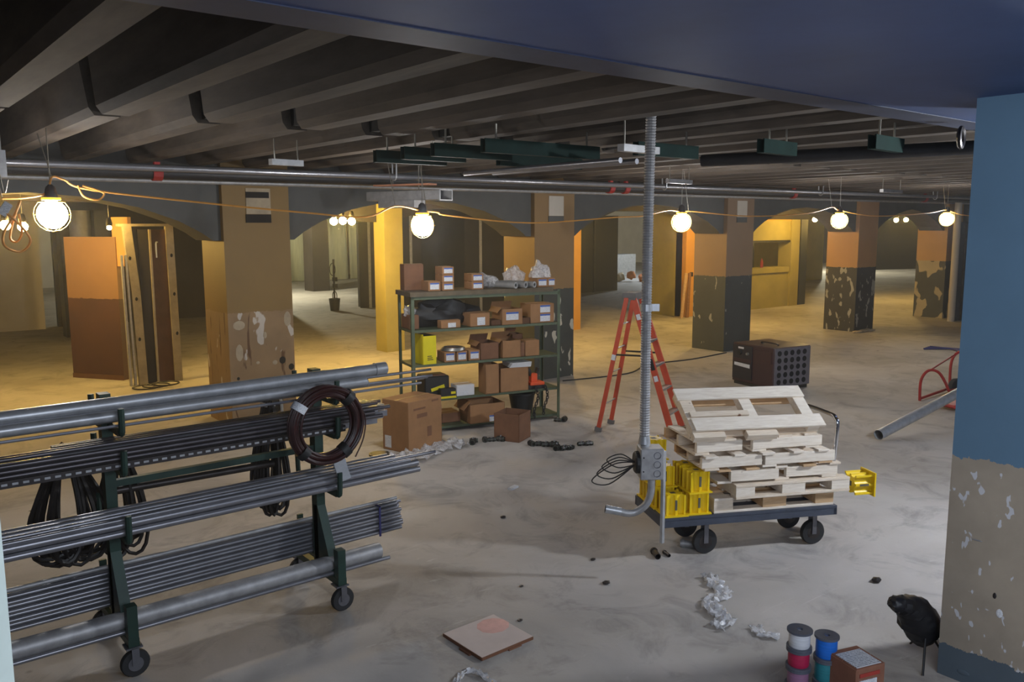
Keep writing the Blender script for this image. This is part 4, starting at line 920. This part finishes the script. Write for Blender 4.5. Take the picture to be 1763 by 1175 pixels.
for k, (x, zb, n_) in enumerate(((.06, -.36, 12), (.20, -.34, 11))):
    bm = B()
    for j in range(n_): torus(bm, (x + .03 * math.sin(j * .5), -.035, .02 - j * .034), .02, .007, 10, 5, Rz(PI / 2 * (j % 2)), .8, 1.2)
    obj('chain', bm, M['black'], oc)
Z1 = .071
sbox('open carton with a white label on the bottom shelf', 806, 866, Z1, .24, .36, -.05, open_=True, st=((.55, .03, .3, .33, True),), rz=.0)
sbox('plain carton at the back of the bottom shelf', 768, 800, Z1, .12, .3, .15, mat='carton_dark')
x0, x1 = onshelf(890, 935)
bn = thing('black_bin', 'black plastic bin behind the open carton on the floor', 'bin', S((x0 + x1) / 2, .24, Z1))
bm = B(); lathe(bm, [(.13, 0), (.175, .26), (.19, .265), (.19, .285), (.165, .285), (.12, .02)], n=24); obj('tub', bm, M['black'], bn, True)
# floor boxes
bb = carton('carton', 'large tall cardboard box with print at the left foot of the shelving', (4.87, 7.90, 0), .24, (.55, .42, .585), stickers=(), mat='carton')
for (a, b_, c, d) in ((.25, .66, .55, .74), (.70, .92, .9, .96), (.15, .82, .5, .86), (.55, .25, .68, .45)):
    bm = B(); box2(bm, (.55 * a, -.0025, .585 * b_), (.55 * c, -.0005, .585 * d)); obj('faded_print', bm, M['carton_dark'], bb)
bm = B(); box2(bm, (-.003, .28, .03), (-.001, .38, .17)); obj('white_sticker', bm, M['label'], bb)
carton('carton', 'slim carton wedged behind the large tall box', (5.46, 8.22, 0), .2, (.09, .3, .42), mat='carton_dark')
carton('carton', 'open reddish carton on the floor before the shelving', (6.14, 7.50, 0), .45, (.33, .33, .33), True, mat='carton_dark', flaps=False)
# dark fittings strewn on the floor
FT = [(5.68, 7.80), (5.74, 7.86), (5.86, 7.80), (5.93, 7.76), (6.02, 7.70), (6.17, 7.31), (6.24, 7.26), (6.28, 7.18), (6.34, 7.10), (6.27, 6.98), (6.34, 6.93), (6.41, 6.90), (6.63, 6.95), (6.70, 6.90), (7.22, 8.02), (7.30, 7.98)]
fl = ['leftmost', 'second', 'third', 'fourth', 'fifth', 'sixth', 'seventh', 'eighth', 'ninth', 'tenth', 'eleventh', 'twelfth', 'thirteenth', 'fourteenth', 'upper right', 'outermost right']
for k, ((x, y), l) in enumerate(zip(FT, fl)):
    t = thing('pipe_fitting', l + ' dark steel fitting in the line strewn before the shelving', 'fitting', (x, y, 0), random.uniform(0, 3), 'steel fittings on the floor')
    r = random.uniform(.022, .034); bm = B(); pipe(bm, (-.05, 0, r), (.05, 0, r), r, .25, 12); obj('sleeve', bm, M['fitting'], t, True)
    bm = B(); tube(bm, [(-.03, 0, r), (-.01, 0, r)], r * 1.25, 8); tube(bm, [(.015, 0, r), (.035, 0, r)], r * 1.25, 8); obj('nut', bm, M['steel_dark'], t)
    bm = B(); tube(bm, [(0, 0, r * 1.8), (0, .0, r * 2.6)], .008, 6); obj('bolt', bm, M['galv'], t)

# ------------------------------------------------------------------ stepladder
ld = thing('stepladder', 'orange red fibreglass stepladder standing open on the floor', 'ladder', (0, 0, 0))
fr = [Vector((7.72, 6.50, 0)), Vector((8.10, 6.66, 0))]; re = [Vector((7.24, 7.30, 0)), Vector((7.66, 7.49, 0))]
tf = [Vector((7.52, 7.0, 1.68)), Vector((7.76, 7.10, 1.68))]; tr_ = [Vector((7.47, 7.06, 1.68)), Vector((7.71, 7.17, 1.68))]
sd = (fr[1] - fr[0]).normalized(); fd = Vector((-sd.y, sd.x, 0))
def rail(a, b_, w, d, name='rail', m='ladder'):
    ax = (b_ - a).normalized(); u = sd; v = ax.cross(u).normalized(); bm = B(); vs = []
    for p in (a, b_):
        for su, sv in ((-1, -1), (1, -1), (1, 1), (-1, 1)): vs.append(bm.verts.new(p + u * su * w / 2 + v * sv * d / 2))
    for f in ((3, 2, 1, 0), (4, 5, 6, 7), (0, 1, 5, 4), (1, 2, 6, 5), (2, 3, 7, 6), (3, 0, 4, 7)): bm.faces.new([vs[i] for i in f])
    return obj(name, bm, M[m], ld)
for a, b_ in zip(fr, tf): rail(a + (b_ - a) * .03, b_, .028, .075)
for a, b_ in zip(re, tr_): rail(a + (b_ - a) * .03, b_, .026, .05)
for a, b_ in list(zip(fr, tf)) + list(zip(re, tr_)): rail(a, a + (b_ - a) * .035, .036, .085, 'foot', 'ladder_top')
for z in (.28, .57, .86, 1.15, 1.42):
    t = z / 1.68; a, b_ = fr[0].lerp(tf[0], t), fr[1].lerp(tf[1], t); c = (a + b_) / 2; L = (b_ - a).length
    bm = B(); box(bm, c, (L - .02, .09, .022), Rz(math.atan2(sd.y, sd.x))); box(bm, c + Vector((0, 0, -.02)), (L - .02, .006, .04), Rz(math.atan2(sd.y, sd.x))); obj('tread', bm, M['alu'], ld)
for z in (.35, .75, 1.05, 1.35):
    t = z / 1.68; a, b_ = re[0].lerp(tr_[0], t), re[1].lerp(tr_[1], t); bm = B(); tube(bm, [a, b_], .010, 6); obj('rear_bar', bm, M['alu'], ld)
bm = B(); box(bm, Vector((7.615, 7.085, 1.705)), (.33, .17, .06), Rz(math.atan2(sd.y, sd.x))); box(bm, Vector((7.615, 7.085, 1.67)), (.30, .15, .04), Rz(math.atan2(sd.y, sd.x))); obj('top_cap', bm, M['ladder_top'], ld)
for k in range(2):
    a = fr[k].lerp(tf[k], .58); c = re[k].lerp(tr_[k], .58); m_ = (a + c) / 2; 
    bm = B(); box(bm, m_, ((c - a).length, .02, .02), Rz(math.atan2((c - a).y, (c - a).x))); obj('spreader', bm, M['steel_dark'], ld)
for (k, side, t, m) in ((0, 'r', .56, 'label'), (0, 'f', .42, 'label'), (0, 'f', .52, 'black'), (0, 'f', .86, 'label')):
    a, b_ = (re[k], tr_[k]) if side == 'r' else (fr[k], tf[k]); ax = (b_ - a).normalized(); c = a.lerp(b_, t); v = ax.cross(sd).normalized()
    bm = B(); R = Matrix((sd, v, ax)).transposed(); box(bm, c, (.032, .05 if side == 'r' else .05, .07 if m == 'label' else .14), R); obj('rail_sticker', bm, M[m], ld)

# ------------------------------------------------------------------ black welding machine crate
wm = thing('welding_machine', 'maroon and black boxy welding machine with perforated side panel', 'machine', (11.09, 7.40, 0), math.radians(80))
# local x runs along the left (control) face, local -y is the perforated side
WX, WY = .88, .80
bm = B(); box2(bm, (0, -WY, .05), (WX, 0, .67)); obj('case', bm, M['machine'], wm, bevel=.012)
bm = B(); box2(bm, (.44, -.006, .10), (.86, .014, .64)); pnl = obj('control_panel', bm, M['machine_panel'], wm)
bm = B(); box2(bm, (.04, .0, .42), (.40, .012, .60)); obj('side_plate', bm, M['machine'], wm)
bm = B(); box2(bm, (.46, .012, .38), (.84, .018, .43)); obj('stripe', bm, M['machine'], pnl)
bm = B(); lathe(bm, [(.045, 0), (.04, .03)], (.70, .014, .53), 14, R=Rx(-PI / 2)); obj('dial', bm, M['black'], pnl)
bm = B(); lathe(bm, [(.026, 0), (.02, .03)], (.53, .014, .52), 12, R=Rx(-PI / 2)); obj('dial', bm, M['alu'], pnl)
bm = B(); box2(bm, (.62, .013, .585), (.74, .017, .615)); obj('panel_print', bm, M['label'], pnl)
bm = B(); prism(bm, [(.48, .29), (.82, .31), (.82, .36), (.48, .35)], .013, .017); obj('white_nameplate', bm, M['label'], pnl)
bm = B(); box2(bm, (.03, -.02, .0), (WX - .03, -WY + .02, .05)); obj('skid', bm, M['steel_dark'], wm)
bm = B(); box2(bm, (-.012, -WY + .02, .06), (0, -.02, .655)); gp = obj('perforated_panel', bm, M['machine_grille'], wm)
for i in range(5):
    for j in range(5):
        bm = B(); lathe(bm, [(.042, 0), (.042, .006)], (-.012, -.11 - .135 * i, .135 + .112 * j), 12, R=Ry(-PI / 2)); o = obj('round_hole', bm, M['hole'], gp)
bm = B(); tube(bm, spline([(.2, -.3, .66), (.2, -.25, .70), (.5, -.25, .70), (.5, -.3, .66)]), .012, 6); obj('lifting_handle', bm, M['steel_dark'], wm)

# ------------------------------------------------------------------ platform cart
CA = math.atan2(-.66, 1.30); CO = Vector((4.72, 4.06, 0)); CR = Rz(CA)
def C(x, y, z): return CO + CR @ Vector((x, y, z))
CL, CWD = 1.47, .585; DZ = .345
ct = thing('platform_cart', 'slate grey platform cart on black casters with chrome handle', 'cart', CO, CA)
bm = B(); box2(bm, (0, 0, DZ - .025), (CL, CWD, DZ)); obj('deck', bm, M['deck'], ct)
bm = B(); box2(bm, (0, 0, DZ - .075), (CL, .025, DZ - .02)); box2(bm, (0, CWD - .025, DZ - .075), (CL, CWD, DZ - .02)); box2(bm, (0, 0, DZ - .075), (.025, CWD, DZ - .02)); box2(bm, (CL - .025, 0, DZ - .075), (CL, CWD, DZ - .02)); obj('deck_rim', bm, M['deck'], ct)
for x in (.40, 1.33):
    for y in (.11, CWD - .11):
        bm = B(); box2(bm, (x - .05, y - .05, DZ - .09), (x + .05, y + .05, DZ - .075)); box2(bm, (x - .018, y - .035, .09), (x + .018, y - .028, DZ - .08)); box2(bm, (x - .018, y + .028, .09), (x + .018, y + .035, DZ - .08)); fk = obj('caster_fork', bm, M['wheel_hub'], ct)
        R = Rz(.5)
        bm = B(); lathe(bm, [(.06, -.024), (.094, -.023), (.1, -.012), (.1, .012), (.094, .023), (.06, .024)], (x, y, .1), 28, 'Y'); obj('tyre', bm, M['rubber'], ct, True)
        bm = B(); lathe(bm, [(.03, -.027), (.055, -.025), (.055, .025), (.03, .027)], (x, y, .1), 16, 'Y'); obj('wheel_hub', bm, M['steel_dark'], ct, True)
bm = B(); tube(bm, spline([(CL - .03, .05, DZ - .02), (CL - .02, .05, .65), (CL + .0, .05, .97), (CL - .0, .08, 1.03), (CL - .0, .14, 1.05), (CL - .0, CWD - .14, 1.05), (CL - .0, CWD - .08, 1.03), (CL + .0, CWD - .05, .97), (CL - .02, CWD - .05, .65), (CL - .03, CWD - .05, DZ - .02)], 6), .0165, 10); obj('handle', bm, M['chrome'], ct, True)

# pallets: stringers and slats as boards
def pallet(label, x, y, z, rz, L=1.02, W=.50, n_top=3, H=.105, tilt=(0, 0), seed=0, base=None, ext=0.0, stub=False):
    random.seed(seed); t = thing('wood_pallet', label, 'pallet', C(x, y, z), CA + rz, 'pallets stacked on the cart')
    if tilt != (0, 0): t.rotation_euler = (tilt[0], tilt[1], CA + rz)
    pm = ('pine', 'pine_b', 'pine_b', 'pine_c')
    def plank(a, b_): bm = B(); box2(bm, a, b_); return obj('slat', bm, M[random.choice(pm)], t, bevel=.002)
    # bottom boards along x
    for yy in ((0, .09), (W / 2 - .045, W / 2 + .045), (W - .09, W)): plank((0, yy[0], 0), (L + (ext if yy[0] == 0 else 0), yy[1], .019))
    for xx in ((.0, .16), (L / 2 - .1, L / 2 + .1), (L - .16, L)):
        bm = B(); box2(bm, (xx[0], .004, .0192), (xx[1], W - .004, H - .0192)); obj('stringer', bm, M[random.choice(pm)], t, bevel=.002)
    step = W / n_top
    for k in range(n_top):
        a = k * step + (0 if k == 0 else .02); w = .095
        if k == n_top - 1: a = W - w
        plank((0 + random.uniform(-.004, .004), a, H - .019), (L + random.uniform(-.004, .004), a + w, H))
    return t
def boardset(label, x, y, z, rz, L, h, name='timber_board', m='pine_b', d=.12, group='loose boards on the pallets'):
    bm = B(); box2(bm, (0, 0, 0), (L, d, h)); o = tag(obj(name, bm, M[m], bevel=.003), label, 'board', group); o.location = C(x, y, z); o.rotation_euler = (0, 0, CA + rz); return o
def stringer_pallet(label, x, y, z, rz, L, W, seed, splits, tilt=None):
    '''pallet whose long stringers face the front; deck board ends show as stubs above and below'''
    random.seed(seed); t = thing('wood_pallet', label, 'pallet', C(x, y, z), CA + rz, 'pallets stacked on the cart')
    pm = ('pine', 'pine_b', 'pine_b', 'pine_c')
    def plank(nm, a, b_): bm = B(); box2(bm, a, b_); return obj(nm, bm, M[random.choice(pm)], t, bevel=.002)
    for yy in (0, W / 2 - .02, W - .04):
        for (xa, xb, dy) in (splits if yy == 0 else ((0, L, 0),)): plank('stringer', (xa, yy + dy, .0185), (xb, yy + dy + .04, .0985))
    for xx in (.0, .24, .48, .72, .94):
        if xx + .1 > L: continue
        plank('deck_board', (xx + random.uniform(0, .03), -.012 + random.uniform(-.02, .01), .099), (xx + .12, W + random.uniform(-.02, .02), .116))
    for xx in (.02, .5, L - .14): plank('deck_board', (xx, -.01, 0), (xx + .12, W, .018))
    return t
z = DZ + .001
pallet('lowest pallet, flat on the cart deck', .43, .02, z, .0, 1.02, .52, seed=1, H=.118); z += .1195
pallet('second pallet up, its long front board jutting past the right end of the cart', .58, -.04, z, .02, .98, .55, seed=2, H=.112, n_top=3); z += .1135
stringer_pallet('third pallet up, shifted to the back with stub ends', .43, .03, z, -.01, 1.04, .50, 3, ((.12, .52, -.03), (.60, 1.04, 0))); z += .1175
stringer_pallet('fourth pallet up, with nailed split front boards', .31, .0, z, .012, 1.12, .52, 4, ((.0, .50, 0), (.52, 1.12, -.012))); z += .1175
stringer_pallet('fifth pallet up, skewed to the left', .24, .03, z, .03, 1.10, .52, 5, ((.04, .42, 0), (.50, 1.10, -.015))); z += .1175
random.seed(6)
tpz = thing('wood_pallet', 'topmost pallet, open framed and tilted up at the back', 'pallet', C(.23, .06, z + .01), CA + .02, 'pallets stacked on the cart'); tpz.rotation_euler = (.60, .02, CA + .02)
def tpl(nm, a, b_, m): bm = B(); box2(bm, a, b_); obj(nm, bm, M[m], tpz, bevel=.002)
for xx, m in ((.0, 'pine'), (.50, 'pine_b'), (.98, 'pine_b')): tpl('stringer', (xx, .0, .019), (xx + .10, .42, .085), m)
tpl('slat', (-.02, .31, .0855), (1.08, .43, .104), 'pine_b'); tpl('slat', (.02, -.01, .0855), (1.12, .115, .104), 'pine_b'); tpl('slat', (.03, .13, .0855), (.52, .18, .104), 'pine')
tpl('slat', (.0, .0, 0), (1.08, .10, .0185), 'pine'); tpl('slat', (.0, .32, 0), (1.08, .42, .0185), 'pine_c')
for xx in (.0, .44): tpl('spacer_block', (xx, -.06, .0190), (xx + .26, -.001, .075), 'pine')
random.seed(11)
# yellow conduit spacers
def spacer(label, loc, rz, mats_='yellow', rot=None):
    t = thing('yellow_spacer', label, 'spacer', loc, rz, 'yellow plastic spacers')
    if rot: t.rotation_euler = rot
    w, h = .078, .165; poly = []
    def edge(p, q, n):
        """straight side with n concave flutes between proud ribs"""
        p, q = Vector(p), Vector(q); d = q - p; nrm = Vector((-d.y, d.x)).normalized(); L = d.length; rib = .014; wv = (L - rib * (n + 1)) / n; out = []
        s = 0.0
        for k in range(n):
            out.append(p + d.normalized() * s); s += rib; out.append(p + d.normalized() * s)
            for j in range(1, 6):
                a = PI * j / 6; out.append(p + d.normalized() * (s + wv * (1 - math.cos(a)) / 2) + nrm * math.sin(a) * wv * .42)
            s += wv; out.append(p + d.normalized() * s)
        return out
    cs = [(-w, -w), (w, -w), (w, w), (-w, w)]
    for k in range(4): poly += edge(cs[k], cs[(k + 1) % 4], 2)
    clean = []
    for p in poly:
        if not clean or (p - clean[-1]).length > 1e-5: clean.append(p)
    bm = B(); prism(bm, [(p.x, p.y) for p in clean], .012, h, axis='Z'); obj('fluted_body', bm, M['yellow'], t)
    bm = B(); box2(bm, (-w - .018, -w - .018, 0), (w + .018, w + .018, .012)); obj('base_flange', bm, M['yellow'], t)
    bm = B(); box2(bm, (-.009, -w - .0015, .05), (.009, -w + .002, .13)); obj('slot', bm, M['slot'], t)
    bm = B(); box2(bm, (-.02, -.02, h - .002), (.02, .02, h + .001)); obj('top_recess', bm, M['slot'], t)
    return t
sp0 = spacer('yellow spacer standing alone at the front corner of the cart', C(.12, .10, DZ + .001), CA)
def sp(label, x, y, lv, rz=0.0):
    c = copy_tree(sp0); c.location = C(x, y, DZ + .001 + .167 * lv); c.rotation_euler = (0, 0, CA + rz); c['label'] = label; return c
sp('yellow spacer at the cart front, below another and against the lowest pallet', .315, .115, 0)
sp('yellow spacer stacked on the front one beside the pallets', .315, .115, 1, .05)
sp('lower yellow spacer in the second row, left side', .11, .305, 0)
sp('lower yellow spacer in the second row, beside the pallets', .315, .315, 0)
sp('upper yellow spacer in the second row, left side', .11, .305, 1, .04)
sp('upper yellow spacer in the second row, beside the pallets', .315, .315, 1, -.04)
sp('lower yellow spacer in the back row, left side', .11, .495, 0)
sp('upper yellow spacer in the back row, left side', .11, .495, 1, -.03)
sp('lower yellow spacer in the back row, beside the pallets', .315, .51, 0, .03)
sp('topmost yellow spacer, third of the stack at the back left', .11, .49, 2, .06)
spx = copy_tree(sp0); spx['label'] = 'yellow spacer lying sideways on the jutting board beyond the cart end'
spx.location = C(1.78, .06, .50); spx.rotation_euler = (0, -PI / 2, CA)

# ------------------------------------------------------------------ big pipe and red hand truck at right
bm = B(); pipe(bm, (9.50, 4.87, .068), (12.6, 4.62, .62), .062, .06, 22); tag(obj('duct_pipe', bm, M['galv'], smooth=True), 'long shiny round duct pipe leaning across the red hand truck', 'pipe')
ht = thing('hand_truck', 'red tubular hand truck lying on the floor by the blue column', 'hand truck', (12.1, 5.2, 0), -.25)
bm = B(); tube(bm, spline([(-.05, .45, .0), (-.05, .45, .30), (.05, .42, .44), (.18, .36, .42), (.26, .3, .28), (.30, .26, .15)]), .02, 8); obj('front_hoop', bm, M['red'], ht, True)
bm = B(); tube(bm, spline([(.95, .75, .05), (.95, .75, .45), (1.05, .72, .60), (1.25, .66, .58), (1.35, .6, .4), (1.4, .56, .1)]), .02, 8); obj('rear_hoop', bm, M['red'], ht, True)
bm = B(); tube(bm, [(.05, .42, .43), (1.0, .74, .57)], .012, 6); obj('side_rail', bm, M['red'], ht)
bm = B(); tube(bm, [(.30, .26, .15), (1.4, .56, .1)], .02, 8); tube(bm, [(-.05, .45, .03), (.95, .75, .05)], .02, 8); obj('frame_tube', bm, M['red'], ht, True)
bm = B(); box(bm, (-.05, -.14, .08), (.5, .35, .05), Ry(-.05)); obj('toe_plate', bm, M['red'], ht, bevel=.02)
for (x, y) in ((.75, .5), (1.15, .25)):
    bm = B(); lathe(bm, [(.06, -.04), (.12, -.035), (.13, 0), (.12, .035), (.06, .04)], (x, y, .131), 22, 'Y'); obj('wheel', bm, M['rubber'], ht, True)
bm = B(); ball(bm, (7.2, 4.3, .01), .03, 1, (2, .6, .4)); tag(obj('paper_scrap', bm, M['white_p']), 'small white paper scrap on the floor right of the cart handle', 'scrap')

# ------------------------------------------------------------------ dusty air
m = bpy.data.materials.new('dusty_air'); m.use_nodes = True; nt = m.node_tree; nt.nodes.remove(nt.nodes['Principled BSDF'])
vs_ = nt.nodes.new('ShaderNodeVolumeScatter'); vs_.inputs['Density'].default_value = .0045; vs_.inputs['Anisotropy'].default_value = .55
vs_.inputs['Color'].default_value = (.86, .92, 1.0, 1)
nt.links.new(vs_.outputs[0], nt.nodes['Material Output'].inputs['Volume'])
bm = B(); box2(bm, (-4.75, 2.0, .005), (30, 20, 3.79)); hz = obj('dust_haze', bm, m); hz['kind'] = 'structure'; hz['label'] = 'thin dusty air filling the basement'
